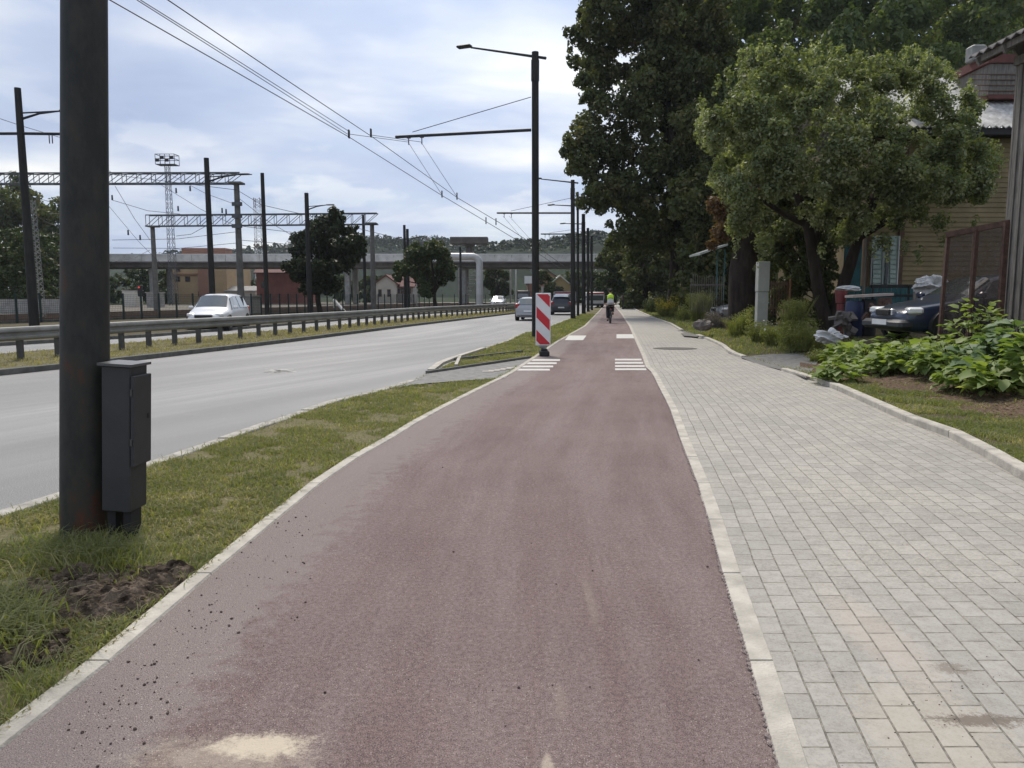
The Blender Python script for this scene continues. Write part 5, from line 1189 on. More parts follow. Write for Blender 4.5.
# ------------------------------------------------------------------ warning board
bs = G(545, 355.5); Yb = bs.y
t = thing('warning_board', 'red and white striped warning board standing on the cycle path edge', 'warning board', bs)
pa, pb2 = P(535.5, 345.5, Yb), P(550.8, 293, Yb); wB, hB = pb2.x-pa.x, pb2.z-pa.z; cB = Vector(((pa.x+pb2.x)/2, Yb, (pa.z+pb2.z)/2)); TH = R(-6)
q = MB(); q.bbox(cB, (wB, .035, hB), .012, TH); fr = q.build('board', MT['signwhite'], t)
ct, st_ = math.cos(TH), math.sin(TH)
def bl(u, v, d=.0): return Vector((cB.x+ct*u+st_*d, cB.y+st_*u-ct*d, cB.z+v))
q = MB(); wi = wB/2-.022; hi_ = hB/2-.03
def clipband(v0, v1, slope):
    # band v = c - slope*u between c=v0..v1 clipped to the board
    pts = []
    from itertools import product
    poly = [(-wi, -hi_), (wi, -hi_), (wi, hi_), (-wi, hi_)]
    def cut(poly, f):
        out = []
        for i in range(len(poly)):
            a, b2 = poly[i], poly[(i+1) % len(poly)]; fa_, fb_ = f(a), f(b2)
            if fa_ >= 0: out.append(a)
            if fa_*fb_ < 0: k = fa_/(fa_-fb_); out.append((a[0]+(b2[0]-a[0])*k, a[1]+(b2[1]-a[1])*k))
        return out
    poly = cut(poly, lambda p: p[1]+slope*p[0]-v0); poly = cut(poly, lambda p: v1-(p[1]+slope*p[0])) if poly else poly
    return poly
sl2 = .85*2*wi/ (2*wi)*1.0
per = hB*.445; hb = hB*.21
for k in range(-1, 3):
    v0 = hB*.015-hb/2+per*(k)-.0; 
    pl = clipband(v0, v0+hb, 1.0)
    if len(pl) > 2: q.prism([bl(u, v, .0195) for u, v in pl], (bl(0,0,.003)-bl(0,0,0)))
q.build('red_stripes', MT['red'], fr)
q = MB(); q.tube([(cB.x-.02, Yb+.05, .1), (cB.x-.02, Yb+.05, cB.z+hB/2+.16)], .03, 10); q.build('support_tube', MT['galv'], t, smooth=True)
q = MB(); q.bbox((cB.x+.03, Yb, .06), (.24, .62, .12), .02); q.bbox((cB.x+.03, Yb, .14), (.16, .30, .07), .02); q.build('foot_block', MT['rubber'], t)
q = MB(); q.bbox((cB.x+.0, Yb, cB.z-hB/2-.03), (.20, .06, .06), .01); q.build('bracket', MT['galv'], t)
# ------------------------------------------------------------------ cyclist
cy_ = G(611, 323.5); 
def bike(label, loc):
    t = thing('bicycle', label, 'bicycle', (0,0,0)); Rw = .34
    for x, nm in ((.52, 'front'), (-.52, 'rear')):
        q = MB(); n = 28; q.tube([(x+Rw*math.cos(2*math.pi*i/n), 0, Rw+Rw*math.sin(2*math.pi*i/n)) for i in range(n+1)], .022, 8, cap=False); wl = q.build('wheel', MT['rubber'], t, smooth=True)
        q = MB()
        for k in range(14): an = k*math.pi/7; q.tube([(x, 0, Rw), (x+Rw*.96*math.cos(an), 0, Rw+Rw*.96*math.sin(an))], .003, 4)
        q.tube([(x, -.05, Rw), (x, .05, Rw)], .025, 8); q.build('spokes', MT['chrome'], wl)
    q = MB(); bb = (-.08, 0, .30); hd_ = (.36, 0, .82); st2 = (-.20, 0, .80)
    for a, b2 in ((bb, hd_), (bb, st2), (st2, hd_), (bb, (-.52, 0, Rw)), (st2, (-.52, 0, Rw)), (hd_, (.52, 0, Rw)), (hd_, (.33, 0, .98)), (st2, (-.23, 0, .93))): q.tube([a, b2], .018, 8)
    q.build('frame', MT['darkmetal'], t, smooth=True)
    q = MB(); q.tube([(.22, -.30, 1.0), (.33, -.2, 1.0), (.35, 0, .99), (.33, .2, 1.0), (.22, .30, 1.0)], .015, 8); q.build('handlebar', MT['darkmetal'], t, smooth=True)
    q = MB(); q.blob((-.25, 0, .95), (.14, .09, .04), 2, .05); q.build('saddle', MT['rubber'], t, smooth=True)
    q = MB(); q.tube([(-.08, -.09, .30), (-.08, .09, .30)], .02, 8); q.tube([(-.08, .08, .30), (-.08, .10, .14)], .012, 6); q.tube([(-.08, -.08, .30), (-.08, -.10, .46)], .012, 6); q.box((-.08, .14, .13), (.09, .10, .02)); q.box((-.08, -.14, .47), (.09, .10, .02)); q.build('crank', MT['darkmetal'], t)
    q = MB(); q.bbox((-.62, 0, .74), (.06, .08, .06), .01); q.build('rear_light', MT['redlamp'], t)
    q = MB(); q.box((-.52, 0, .72), (.34, .13, .02)); q.tube([(-.65, .05, .72), (-.52, .05, .34)], .008, 5); q.tube([(-.65, -.05, .72), (-.52, -.05, .34)], .008, 5); q.build('luggage_rack', MT['darkmetal'], t)
    return t
def skinned(name, m, verts, edges, rad, parent, root=0, sub=1):
    me = bpy.data.meshes.new(name); me.from_pydata(verts, edges, []); me.materials.append(m); o = bpy.data.objects.new(name, me); COL.objects.link(o); o.parent = parent
    md_ = o.modifiers.new('skin', 'SKIN'); md_.use_smooth_shade = True
    if not me.skin_vertices: raise RuntimeError('no skin layer')
    for i, v in enumerate(me.skin_vertices[0].data): v.radius = rad[i] if hasattr(rad[i], '__len__') else (rad[i], rad[i]); v.use_root = (i == root)
    s = o.modifiers.new('subsurf', 'SUBSURF'); s.levels = sub; s.render_levels = sub+1
    return o
def rider(label):
    t = thing('person', label, 'person', (0,0,0))
    V = [(-.23,0,1.00),(-.18,0,1.12),(-.08,0,1.30),(.02,0,1.44),(.06,0,1.52),(.09,0,1.58),(.12,0,1.68),(.12,0,1.77)]
    E = [(i, i+1) for i in range(7)]; rr_ = [(.13,.16),(.12,.15),(.125,.165),(.10,.15),(.055,.055),(.06,.06),(.092,.082),(.06,.055)]
    def chain(start, pts, rs):
        pr = start
        for p, r_ in zip(pts, rs): V.append(p); E.append((pr, len(V)-1)); rr_.append(r_); pr = len(V)-1
        return pr
    for s in (1, -1):
        hand = chain(3, [(.02, s*.19, 1.42), (.10, s*.27, 1.22), (.20, s*.31, 1.06), (.225, s*.31, 1.03)], [.06, .045, .035, .035])
        for k in range(4):
            chain(hand, [(.262+.006*k, s*(.285+.018*k), 1.022), (.268, s*(.285+.018*k), .985-.004*k), (.235, s*(.285+.018*k), .975)], [.009, .0085, .008])
        chain(hand, [(.235, s*.265, 1.0), (.25, s*.262, .985)], [.010, .009])
    # legs: right foot down, left up
    for s, knee, ank, toe in ((1, (.17, .12, .74), (-.10, .13, .24), (.06, .14, .16)), (-1, (.24, -.12, .92), (-.08, -.13, .58), (.07, -.14, .50))):
        chain(0, [(-.16, s*.10, .97), knee, ank, (ank[0]+.01, ank[1], ank[2]-.07), toe], [.10, .068, .042, .042, .032])
    body = skinned('body', MT['skin'], V, E, rr_, t)
    # clothing
    def cl(name, pts, rs, m): 
        return skinned(name, m, pts, [(i, i+1) for i in range(len(pts)-1)], rs, t)
    cl('vest', [(-.13,0,1.20),(-.07,0,1.32),(.0,0,1.43),(.05,0,1.52)], [(.20,.25),(.20,.27),(.19,.28),(.10,.15)], MT['hiviz'])
    cl('shirt', [(-.25,0,.95),(-.20,0,1.08),(-.14,0,1.19),(-.11,0,1.25)], [(.19,.24),(.19,.24),(.19,.24),(.17,.22)], MT['greycloth'])
    for s in (1, -1):
        cl('sleeve', [(.0, s*.14, 1.45), (.03, s*.20, 1.40), (.09, s*.265, 1.25), (.19, s*.305, 1.08)], [.095, .09, .075, .062], MT['darkcloth'])
    cl('trousers', [(-.22,0,.99),(-.20,0,.93)], [(.19,.23),(.16,.2)], MT['darkcloth'])
    for s, knee, ank in ((1, (.17, .12, .74), (-.095, .13, .25)), (-1, (.24, -.12, .92), (-.075, -.13, .59))):
        cl('trouser_leg', [(-.20, s*.09, .97), knee, ank], [.15, .11, .085], MT['darkcloth'])
    for s, a, b2 in ((1, (-.11, .13, .19), (.07, .14, .15)), (-1, (-.09, -.13, .53), (.08, -.14, .49))):
        cl('shoe', [a, b2], [.065, .055], MT['rubber'])
    q = MB(); q.blob((.10, 0, 1.735), (.118, .098, .105), 3, .04); q.build('helmet', MT['hair'], t, smooth=True)
    for s in (1, -1):
        q = MB(); q.blob((.12, s*.085, 1.67), (.018, .012, .03), 2, .02); q.build('ear', MT['skin'], t, smooth=True)
    q = MB(); q.blob((.212, 0, 1.66), (.022, .014, .024), 2, .02); q.build('nose', MT['skin'], t, smooth=True)
    return t
bk = bike('dark bicycle ridden away along the red cycle path', None); rd = rider('person cycling away in a yellow hi-vis top and dark trousers')
hdB = R(86)
for o in (bk, rd): o.location = (cy_.x, cy_.y+.4, .004); o.rotation_euler = (0, 0, hdB)
# second distant figure in brown behind the cyclist
t = thing('person', 'distant person in a brown jacket standing beyond the cyclist', 'person', (0,0,0))
V = [(0,0,.95),(0,0,1.15),(0,0,1.35),(0,0,1.48),(0,0,1.55),(0,0,1.66),(0,0,1.72)]; E = [(i, i+1) for i in range(6)]; rs = [(.12,.16),(.12,.15),(.12,.18),(.06,.07),(.055,.055),(.09,.08),(.06,.06)]
for s in (1, -1):
    b0 = len(V); V += [(0, s*.10, .85), (.02, s*.11, .48), (0, s*.11, .09), (.12, s*.12, .04), (0, s*.20, 1.40), (.02, s*.25, 1.12), (.05, s*.24, .88)]; E += [(0, b0), (b0, b0+1), (b0+1, b0+2), (b0+2, b0+3), (2, b0+4), (b0+4, b0+5), (b0+5, b0+6)]; rs += [.09, .06, .045, .035, .06, .045, .035]
skinned('body', MT['darkcloth'], V, E, rs, t)
skinned('jacket', MT['brown'], [(0,0,.9),(0,0,1.15),(0,0,1.38),(0,0,1.46)], [(0,1),(1,2),(2,3)], [(.15,.2),(.15,.2),(.14,.22),(.08,.1)], t)
pq = G(622.5, 309.5); t.location = (pq.x, pq.y, .0)
# ------------------------------------------------------------------ garden side: house, shed, junk
YH = 26.0; gz = .55
hx0, hx1 = P(868, 200, YH).x, P(1075, 200, YH).x; ze = P(900, 127, YH-.6).z; zr = P(900, 78, YH+4.2).z
t = thing('wooden_house', 'ochre boarded wooden house with grey corrugated roof behind the fruit tree', 'house', (hx0, YH, gz))
q = MB(); q.box(((hx0+hx1)/2, YH+4.2, (gz+ze)/2-.2), (hx1-hx0, 8.4, ze-gz+.4)); z = gz
while z < ze:
    q.add([(hx0-.004, YH-.03, z), (hx1, YH-.03, z), (hx1, YH-.006, z+.155), (hx0-.004, YH-.006, z+.155), (hx0-.004, YH, z), (hx1, YH, z)], [(0,1,2,3),(0,4,5,1)]); z += .16
q.build('wall', MT['ochre'], t)
q = MB(); nW = 150; x0 = hx0-.6; x1 = hx1+.4; vs = []
for i in range(nW+1):
    x = x0+(x1-x0)*i/nW; wv = .035*math.sin(i*math.pi*.5)
    vs += [(x, YH-.7, ze+wv), (x, YH+4.2, zr+wv), (x, YH+9, ze+wv), (x, YH-.7, ze+wv-.03)]
q.add(vs, [f for i in range(nW) for f in ((i*4, i*4+4, i*4+5, i*4+1), (i*4+1, i*4+5, i*4+6, i*4+2), (i*4+3, i*4+7, i*4+4, i*4))]); q.build('roof', MT['asb'], t)
q = MB(); q.box(((hx0+hx1)/2, YH-.62, ze-.14), (hx1-hx0+.8, .04, .2)); q.box(((hx0+hx1)/2, YH-.3, ze-.22), (hx1-hx0+.7, .6, .03)); q.build('eave_board', MT['blackpl'], t)
q = MB(); q.box((P(902.5, 200, YH).x, YH-.06, (gz+ze)/2), (.16, .10, ze-gz)); q.box((hx0, YH-.05, (gz+ze)/2), (.16, .12, ze-gz)); q.build('corner_board', MT['brown'], t)
def hbox(q, px0, px1, py0, py1, Y, d): 
    a, b2 = P(px0, py1, Y), P(px1, py0, Y); q.box(((a.x+b2.x)/2, Y, (a.z+b2.z)/2), (b2.x-a.x, d, b2.z-a.z)); return q
wq = hbox(MB(), 871, 899, 236, 294, YH-.05, .10).build('window', MT['ygreen'], t)
hbox(MB(), 884, 889.5, 239, 291, YH-.13, .05).build('pane', MT['window'], wq)
q = MB(); hbox(q, 881, 884, 236, 294, YH-.14, .08); hbox(q, 896.5, 899, 236, 294, YH-.14, .08); hbox(q, 870, 872.5, 236, 294, YH-.14, .08); q.build('frame', MT['signwhite'], wq)
for a, b2 in ((872.8, 880.8), (889.8, 896.2)):
    q = MB(); 
    for k in range(12): hbox(q, a, b2, 237+k*4.7, 240.6+k*4.7, YH-.13, .05)
    q.build('shutter', MT['ygreen'], wq)
# dormer-like plank box with red trim
Yd = YH+1.3
q = MB(); hbox(q, 971, 1040, 72, 101.5, Yd+1, 2.0); d_ = q.build('dormer', MT['oldwood'], t)
q = MB()
for k in range(5): hbox(q, 971, 1040, 74+k*5.5, 74.7+k*5.5, Yd-.02, .05)
q.build('plank_joint', MT['brown'], d_)
for y0, y1 in ((63, 71.5), (102, 106)):
    q = MB(); hbox(q, 970, 1040, y0, y1, Yd+.97, 2.1); q.build('red_trim', MT['redroof'], d_)
q = MB(); a = P(969, 50, Yd+.8); q.bbox((a.x+.25, Yd+.8, a.z-.15), (.5, .5, .55), .05); q.build('vent_cowl', MT['galv'], d_)
# upper window (dark opening) in the house wall
hbox(MB(), 988, 1000, 148, 176, YH-.05, .08).build('window', MT['brown'], t)
# grey shed at the right edge
sx, sy0, sy1 = 9.72, 9.0, 15.4; sz = .35; she = P(972, 58, 16).z
t = thing('plank_shed', 'weathered grey vertical-plank shed with corrugated roof at the right edge', 'shed', (sx, sy1, sz))
q = MB(); q.box((sx+2.2, (sy0+sy1)/2, (sz+5.9)/2), (4.3, sy1-sy0-.04, 5.9-sz)); q.build('wall', MT['oldwood'], t)
q = MB(); y = sy1-.04; k = 0
while y > sy0: q.box((sx+.03-(.02 if k % 2 else 0), y, (sz+5.9)/2), (.05, .085, 5.9-sz)); y -= .105; k += 1
x = sx+.05
while x < sx+4: q.box((x, sy0, (sz+5.9)/2), (.10, .05, 5.9-sz)); q.box((x, sy1, (sz+5.9)/2), (.10, .05, 5.9-sz)); x += .115
q.build('plank_cladding', MT['oldwood'], t)
q = MB(); vs = []; nW = 110; rx = sx+2.2; rzz = she+1.3
for i in range(nW+1):
    y = sy0-.6+(sy1-sy0+1.2)*i/nW; wv = .035*math.sin(i*math.pi*.5); vs += [(sx-.60, y, she+wv), (rx, y, rzz+wv), (rx+2.6, y, she+wv), (sx-.60, y, she+wv-.025), (rx, y, rzz+wv-.025)]
q.add(vs, [f for i in range(nW) for f in ((i*5, i*5+1, i*5+6, i*5+5), (i*5+1, i*5+2, i*5+7, i*5+6), (i*5, i*5+5, i*5+8, i*5+3), (i*5+3, i*5+8, i*5+9, i*5+4))]); q.build('roof', mat('old_sheet_roof', (.13, .12, .115), .9, var=.4, vs_=5), t)
q = MB(); y = sy1+.4
q.beam((sx-.48, sy0-.5, she-.08), (sx-.48, sy1+.5, she-.08), .05, .12)
while y > sy0: q.beam((sx-.54, y, she-.14), (rx, y, rzz-.14), .07, .14); y -= .8
q.box((sx-.02, (sy0+sy1)/2, 5.95), (.10, sy1-sy0, .16)); q.beam((sx+.1, sy1+.15, 5.9), (sx+2, sy1+.15, 5.9), .1, .14)
q.build('rafter', MT['oldwood'], t)
q = MB(); q.prism([(sx-.2, sy1-.1, she+.02), (rx, sy1-.1, rzz-.06), (rx+2.3, sy1-.1, she), (rx+2.3, sy1-.1, 5.9), (sx+.05, sy1-.1, 5.9)], (0, .06, 0)); q.build('gable', MT['oldwood'], t)
# rusty framed glass screen
fa_, fb2 = P(939, 338, 14.9), P(999, 330, 14.1); za, zb2 = P(944, 235, 14.9).z, P(1004, 222.5, 14.1).z
t = thing('glazed_screen', 'rusty framed two-pane dusty glass screen standing before the navy car', 'screen', ((fa_.x+fb2.x)/2, (fa_.y+fb2.y)/2, .4))
A0, B0 = Vector((fa_.x, fa_.y, .35)), Vector((fb2.x, fb2.y, .35)); A1, B1 = Vector((fa_.x+.05, fa_.y, za)), Vector((fb2.x, fb2.y, zb2))
q = MB(); q.beam(A0, A1, .06, .06); q.beam(B0, B1, .09, .07); q.beam(A1-Vector((.04,0,0)), B1+Vector((.05,0,0)), .07, .10); q.beam(A0.lerp(B0, .5), A1.lerp(B1, .5), .08, .06); q.beam(A0+Vector((0,0,.08)), B0+Vector((0,0,.08)), .06, .08); q.build('frame', MT['rust'], t)
for k in (0, 1):
    a, b2 = A0.lerp(B0, .05+.5*k), A0.lerp(B0, .45+.5*k); c, d = A1.lerp(B1, .45+.5*k), A1.lerp(B1, .05+.5*k); o_ = Vector((0, .012, 0)); q = MB(); q.prism([a+o_, b2+o_, c+o_-Vector((0,0,.05)), d+o_-Vector((0,0,.05))], (0, .006, 0)); q.build('pane', MT['dustyglass'], t)
# teal fence
q = MB(); n = 22; xa_, xb_ = P(846, 300, 24.3).x, P(945, 300, 24.3).x
t = thing('teal_fence', 'low dark teal board fence in front of the ochre house', 'fence', ((xa_+xb_)/2, 24.3, gz))
for i in range(n):
    x = xa_+(xb_-xa_)*(i+.5)/n; hh = P(900, 287, 24.3).z+.03*(i % 2); q.box((x, 24.3, (gz+hh)/2), ((xb_-xa_)/n-.02, .03, hh-gz))
q.build('boards', MT['teal'], t); q = MB(); q.beam((xa_, 24.36, gz+.4), (xb_, 24.36, gz+.4), .05, .08); q.beam((xa_, 24.36, gz+1), (xb_, 24.36, gz+1), .05, .08); q.build('rail', MT['teal'], t)
q = MB(); hbox(q, 843, 862, 238, 290, 25.4, .12); t = tag(recenter(q.build('hoarding', MT['teal']), P(852, 290, 25.4)), 'tall dark teal panel seen between the fruit tree trunks and the house', 'panel')
q = MB(); hbox(q, 862.5, 867, 236, 300, 23.8, .12); tag(recenter(q.build('wooden_post', MT['oldwood']), P(865, 300, 23.8)), 'grey weathered post left of the pale green window', 'post')
# dark bench table
Yt = 21.5; t = thing('dark_bench', 'black wooden bench with backrest in front of the teal fence', 'bench', P(892, 312, Yt))
hbox(MB(), 870, 914, 284.5, 288, Yt+.2, .05).build('backrest', MT['blackpl'], t); hbox(MB(), 868, 912, 294.5, 297, Yt, .45).build('seat', MT['blackpl'], t)
for px in (872, 908): hbox(MB(), px-1.3, px+1.3, 285, 318, Yt+.15, .07).build('leg', MT['blackpl'], t)
# plank on barrels
Yj = 19.5
q = MB(); a, b2 = P(849, 296.5, Yj), P(889, 294.3, Yj); q.beam(a, b2, .5, .06); tag(recenter(q.build('plank', MT['plank']), (a+b2)/2), 'pale pinkish plank lying across the dark barrels', 'plank')
for px, m, lab, tp, r_ in ((855, MT['bluepl'], 'blue plastic barrel beside the fruit tree trunk', 301, .22), (869, MT['blackpl'], 'black barrel under the pale plank next to the blue barrel', 299, .19)):
    c = P(px, tp, Yj); q = MB(); q.tube([(c.x, Yj, .45), (c.x, Yj, .55), (c.x, Yj, c.z-.3), (c.x, Yj, c.z-.06), (c.x, Yj, c.z)], [r_*.9, r_, r_*1.04, r_, r_*.85], 18); tag(recenter(q.build('barrel', m, smooth=True), (c.x, Yj, .45)), lab, 'barrel')
c = P(841, 296, 20); q = MB(); q.tube([(c.x, 20, c.z-.18), (c.x, 20, c.z+.14)], [.12, .16], 14); q.tube([(c.x, 20, c.z-.2), (c.x, 20, .4)], .10, 8); tag(recenter(q.build('bucket', MT['redpl'], smooth=True), (c.x, 20, .45)), 'red bucket on a stand by the fruit tree trunk', 'bucket')
def heap(name, px, py, rx, rz_, Y, m, label, cat, seed, nz=.5):
    c = P(px, py, Y); q = MB(); q.blob(c, (rx*1.1, rx*.9, rz_*1.15), 12, nz*.42, seed, 3.4, True); o = q.build(name, m, smooth=False); return tag(recenter(o, c-Vector((0,0,rz_))), label, cat)
heap('tarp_bundle', 931, 286, .36, .22, 20.2, MT['tarp'], 'crumpled white tarpaulin bundle heaped beyond the navy car', 'tarpaulin', 3)
q = MB(); hbox(q, 917, 947, 291, 325, 20.4, .6); tag(recenter(q.build('wooden_crate', MT['oldwood']), P(932, 325, 20.4)), 'grey crate carrying the white tarpaulin bundle', 'crate')
heap('plastic_bag', 831, 336, .30, .15, 17.8, MT['tarp'], 'crumpled white plastic bag beside the leafy bed', 'bag', 6)
heap('tarp_bundle', 848, 289, .25, .07, 20.3, MT['greycloth'], 'grey cloth folded over the junk beside the red bucket', 'cloth', 8, .3)
for k, (px, py, Y, r_, lab) in enumerate([(842,321,19.2,.26,'mossy brown heap of junk left of the blue barrel'), (880,310,18.9,.26,'brown heap of scrap wood left of the navy car nose')]):
    c = P(px, py, Y); q = MB(); rs_ = random.Random(50+k)
    for e in range(16): q.box(c+Vector((rs_.uniform(-1, 1)*r_, rs_.uniform(-1, 1)*r_*.7, rs_.uniform(-1.3, .7)*r_)), (rs_.uniform(.08, .34), rs_.uniform(.03, .2), rs_.uniform(.03, .22)), rs_.uniform(0, 3), rs_.uniform(-.8, .8), rs_.uniform(-.8, .8))
    tag(recenter(q.build('scrap_heap', MT['rust'] if k else MT['stone']), (c.x, c.y, c.z-r_*1.3)), lab, 'scrap heap')
heap('boulder', 703, 325, .28, .15, 27, MT['stone'], 'rough brown stone at the pavement edge beyond the second driveway', 'stone', 31, .25)
# grey utility post
Yg = 24.5; a, b2 = P(757.5, 262, Yg), P(768.8, 262, Yg); t = thing('utility_post', 'pale grey square utility cabinet post rising from weeds', 'utility cabinet', ((a.x+b2.x)/2, Yg, .2))
zmid = P(760, 292, Yg).z; q = MB(); q.bbox(((a.x+b2.x)/2, Yg, (a.z+zmid)/2+.01), (b2.x-a.x, .3, a.z-zmid), .01); q.build('upper_case', MT['cabinet'], t)
q = MB(); q.bbox(((a.x+b2.x)/2, Yg, zmid/2), (b2.x-a.x-.02, .26, zmid), .01); q.build('lower_case', MT['cabinet'], t)
# brown fence with post
Yw = 24.8; q = MB(); t = thing('brown_fence', 'short brown plank gate with a rusty end post beside the grey utility post', 'fence', P(780, 318, Yw))
for k in range(7): hbox(q, 770+k*2.6, 772.2+k*2.6, 281, 316, Yw, .03)
hbox(q, 769, 789, 283, 285, Yw-.03, .04); hbox(q, 769, 789, 307, 309, Yw-.03, .04); q.build('planks', MT['brown'], t)
hbox(MB(), 787.5, 790.8, 279, 336, Yw-.06, .10).build('end_post', mat('rust_orange', (.22, .10, .05), .85, var=.3), t)
# shed roof and posts farther on
Ys_ = 40; q = MB(); a, b2 = P(700, 253, Ys_), P(728, 243.5, Ys_); t = thing('garden_shelter', 'small open shelter with a pale slanting roof beside the old trunk', 'shelter', ((a.x+b2.x)/2, Ys_, 0))
q.prism([a, b2, b2+Vector((0,0,-.10)), a+Vector((0,0,-.10))], (0, 2.4, 0)); q.build('roof', MT['cabinet'], t)
for px in (717, 724): hbox(MB(), px-1, px+1.2, 250, 300, Ys_+.3, .12).build('post', MT['teal'], t)
# picket fence segments left of old trunk
q = MB(); t = thing('picket_fence', 'old grey picket fence running behind the yellow shrub', 'fence', P(705, 300, 38))
for k in range(16): hbox(q, 690+k*2.2, 691.4+k*2.2, 276+random.uniform(-2, 2), 312, 38+k*-.15, .03)
hbox(q, 690, 725, 284, 285.5, 37.2, .03); q.build('pickets', MT['oldwood'], t)
hbox(MB(), 703.5, 706, 292, 322, 31, .08)
# ------------------------------------------------------------------ plants
def bedplant(label, px, py, h, rad, n, ls, m, seed, group='leafy plants in the mulched bed', Yo=None, name='leafy_plant', flowers=0):
    b0 = D(px, py); t = thing(name, label, 'plant', b0, group); r_ = random.Random(seed); q = MB(); V = []; F = []
    for k in range(max(5, n//14)):
        an = r_.uniform(0, 6.28); rr_ = rad*r_.uniform(.2, .9); tip = b0+Vector((math.cos(an)*rr_, math.sin(an)*rr_, h*r_.uniform(.55, 1))); q.tube([b0+Vector((math.cos(an)*rr_*.2, math.sin(an)*rr_*.2, 0)), b0.lerp(tip, .5)+Vector((0,0,h*.1)), tip], [.008, .006, .003], 5)
    q.build('stems', MT['bark'], t)
    for k in range(n):
        an = r_.uniform(0, 6.28); rr_ = rad*math.sqrt(r_.random()); z = h*(r_.uniform(.12, 1)*(1-.45*(rr_/rad)**2)); c = b0+Vector((math.cos(an)*rr_, math.sin(an)*rr_, z))
        s = ls*r_.uniform(.6, 1.45); d = Vector((math.cos(an+r_.uniform(-.9, .9)), math.sin(an+r_.uniform(-.9, .9)), r_.uniform(-.45, .55))).normalized(); sd_ = d.cross(Vector((0,0,1))).normalized(); nn = sd_.cross(d).normalized()
        sd_ = (sd_+nn*r_.uniform(-.5, .5)).normalized(); i0 = len(V)
        V += [c, c+d*s*.25+sd_*s*.34+nn*s*.06, c+d*s*.68+sd_*s*.28+nn*s*.04, c+d*s-nn*s*.16, c+d*s*.68-sd_*s*.28+nn*s*.04, c+d*s*.25-sd_*s*.34+nn*s*.06, c+d*s*.55-nn*s*.01]
        for e in range(6): F.append((i0+e, i0+(e+1) % 6, i0+6))
    nmesh('foliage', [tuple(v) for v in V], F, m, t)
    if flowers:
        q = MB()
        for k in range(flowers):
            an = r_.uniform(0, 6.28); rr_ = rad*r_.uniform(.1, 1); q.blob(b0+Vector((math.cos(an)*rr_, math.sin(an)*rr_, h*r_.uniform(.6, 1.05))), .05, 1, .3, k)
        q.build('flowers', MT['flower'], t)
    return t
BP = [('round low leafy plant nearest the kerb at the left end of the bed', 838, 380, .36, .30, 150, .15, 'leaf_bed', ),
 ('bushy bright leafy plant second from the left end of the bed', 862, 368, .55, .42, 230, .16, 'leaf_bed'),
 ('taller leafy plant behind the left end of the bed', 900, 358, .55, .45, 210, .16, 'leaf_bed'),
 ('leafy plant with thin brown stems in front of the navy car', 925, 368, .42, .35, 130, .14, 'leaf_bed2'),
 ('wide bright green plant in front of the glazed screen', 950, 372, .55, .48, 300, .15, 'leaf_bed'),
 ('low pale leafy plant hanging over the mulch below the glazed screen', 965, 388, .38, .32, 130, .12, 'leaf_bed'),
 ('large-leaved blue-green plant below the shed corner', 985, 382, .70, .40, 210, .17, 'leaf_bed2'),
 ('tall large-leaved plant at the right edge of the photo', 1018, 374, .85, .42, 260, .18, 'leaf_bed2'),
 ('upright shrub with pale buds growing before the glazed screen', 972, 356, 1.05, .38, 170, .13, 'leaf_bed'),
 ('sprawling bright plant behind the round low plant at the bed left end', 850, 362, .45, .50, 220, .17, 'leaf_bed'),
 ('dense mid bed plant in front of the navy car bumper', 908, 370, .50, .45, 230, .17, 'leaf_bed'),
 ('small yellow-green plant between the two left clumps of the bed', 880, 372, .40, .36, 150, .15, 'leaf_bed'),
 ('yellow-green plant just left of the glazed screen foot', 932, 360, .50, .40, 200, .15, 'leaf_bed'),
 ('broad low plant right of the pale plant near the bed edge', 1000, 392, .50, .38, 170, .17, 'leaf_bed'),
 ('leafy plant partly out of view at the far right of the bed', 1050, 385, .85, .45, 200, .18, 'leaf_bed')]
for k, (lab, px, py, h, rad, n, ls, m) in enumerate(BP): bedplant(lab, px, py+2, h*1.05, rad*1.1, int(n*1.1), ls*1.1, MT[m], 100+k)
lit = []; r_ = np.random.default_rng(5); Vl = []; Fl = []
for k in range(2600):
    p = D(r_.uniform(800, 1045), r_.uniform(352, 428)); px, py = proj(*p)
    if py > np.interp(px, [806,840,880,925,960,1000,1045], [381,389,394,399,411,419,427]): continue
    a_ = r_.uniform(0, 6.28); sz_ = r_.uniform(.008, .035); u = Vector((math.cos(a_), math.sin(a_), r_.uniform(-.4, .4)))*sz_; v = Vector((-math.sin(a_), math.cos(a_), r_.uniform(-.5, .5)))*sz_*.6; p.z += .018; n_ = len(Vl)
    Vl += [tuple(p-u), tuple(p-v), tuple(p+u), tuple(p+v)]; Fl.append((n_, n_+1, n_+2, n_+3))
tag(nmesh('leaf_litter', Vl, Fl, leafmat('litter', (.06, .035, .02), (.20, .13, .08), (.42, .36, .28), .1)), 'brown leaf litter and chips lying on the planted bed', 'leaf litter', kind='stuff')
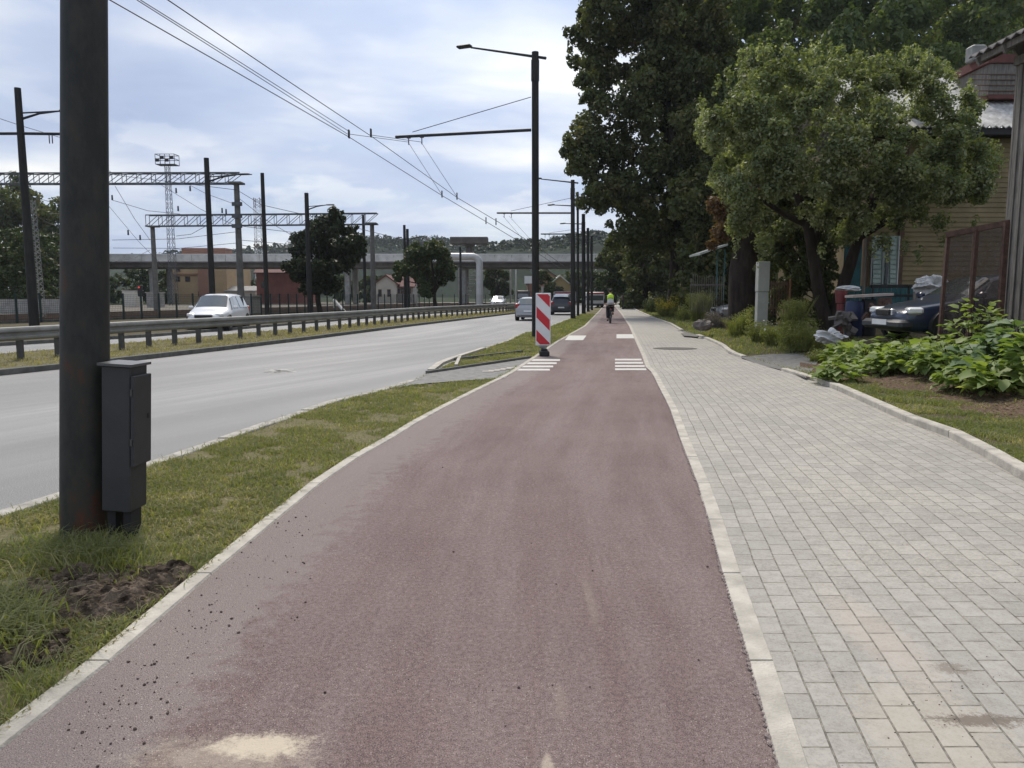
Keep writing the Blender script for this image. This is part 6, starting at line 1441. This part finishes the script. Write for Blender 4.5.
# weeds along the garden edge beyond the first driveway
def weed(label, px, py, h, rad, n, ls, m, seed, flowers=0, fm=None, asp=.3):
    b0 = D(px, py); t = thing('weed_clump', label, 'plant', b0, 'weedy clumps along the garden edge'); r_ = np.random.default_rng(seed)
    a = r_.uniform(0, 6.28, n); rr_ = rad*np.sqrt(r_.random(n)); pts = np.stack([b0.x+np.cos(a)*rr_*.6, b0.y+np.sin(a)*rr_*.6, np.full(n, b0.z), np.full(n, 1.0)], 1)
    o = blades('stems', pts[:n//3], h*.5, h, .006, m, rad*.9/max(h, .1), seed=seed); o.parent = t; vv = np.empty(len(o.data.vertices)*3); o.data.vertices.foreach_get('co', vv); o.data.vertices.foreach_set('co', (vv.reshape(-1, 3)-np.array(b0)).ravel())
    lum = [((b0.x+r_.uniform(-.6, .6)*rad, b0.y+r_.uniform(-.6, .6)*rad, b0.z+h*r_.uniform(.25, .75)), rad*r_.uniform(.3, .5)) for k in range(9)]
    V, F = leafcloud(lum, n, ls, seed, .2, aspect=asp); nmesh('foliage', V, F, m, t)
    if flowers:
        V, F = leafcloud([((c[0], c[1], c[2]+rad*.35), r2*.9) for c, r2 in lum], flowers, .06, seed+1, .5, aspect=1); nmesh('flowers', V, F, fm, t)
W_ = [('feathery yellow-green weeds left of the grey utility post', 742, 336, .95, .75, 2600, .07, 'leaf_weed', 0, None),
 ('low green weed clump at the foot of the grey utility post', 762, 343, .60, .6, 1800, .07, 'leaf_weed', 0, None),
 ('weed clump with white flowers before the brown fence', 778, 346, .75, .55, 1700, .06, 'leaf_weed', 30, 'flower'),
 ('grey-mauve dry stems in front of the old trunk', 742, 322, 1.25, .7, 1500, .05, 'leaf_laven', 0, None),
 ('yellow flowering shrub near the linden trunk', 668, 318, 1.0, .9, 2300, .10, 'leaf_weed', 900, 'leaf_yellow'),
 ('green shrub right of the yellow flowering shrub', 687, 321, .9, .9, 2300, .10, 'leaf_weed', 0, None),
 ('tall light green climber on the picket fence', 700, 322, 1.9, .75, 2600, .09, 'leaf_weed', 0, None),
 ('grey-green low shrub beside the brown stone', 716, 328, .7, .6, 1600, .07, 'leaf_laven', 0, None),
 ('dark leafy weeds under the fruit tree', 805, 350, .7, .7, 1800, .09, 'leaf_weed', 0, None),
 ('green creeper hanging over the rusty end post', 792, 345, 1.5, .45, 1500, .08, 'leaf_weed', 0, None),
 ('dark green shrub at the foot of the low hanging tree', 655, 313, 1.2, 1.2, 2500, .14, 'leaf_mid', 0, None),
 ('low weeds between the driveway and the white bag', 820, 362, .28, .4, 900, .06, 'leaf_weed', 0, None)]
for k, (lab, px, py, h, rad, n, ls, m, fl, fm) in enumerate(W_): weed(lab, px, py, h, rad, n, ls, MT[m], 200+k, fl, MT[fm] if fm else None)
hz = MB(); hz.box((0, 500, 62), (1900, 1300, 130)); hz = hz.build('haze', MT['kerb'], kind='stuff'); tag(hz, 'faint bluish air haze fading the far hills', 'haze', kind='stuff')
hm = bpy.data.materials.new('haze_air'); hm.use_nodes = True; hm.node_tree.nodes.clear(); hv = N(hm.node_tree, 'ShaderNodeVolumePrincipled'); hv.inputs['Color'].default_value = (.80, .88, 1, 1); hv.inputs['Density'].default_value = .00016; hv.inputs['Anisotropy'].default_value = .2
ho = N(hm.node_tree, 'ShaderNodeOutputMaterial'); hm.node_tree.links.new(hv.outputs[0], ho.inputs['Volume']); hz.data.materials[0] = hm
print('objects', len(bpy.data.objects))
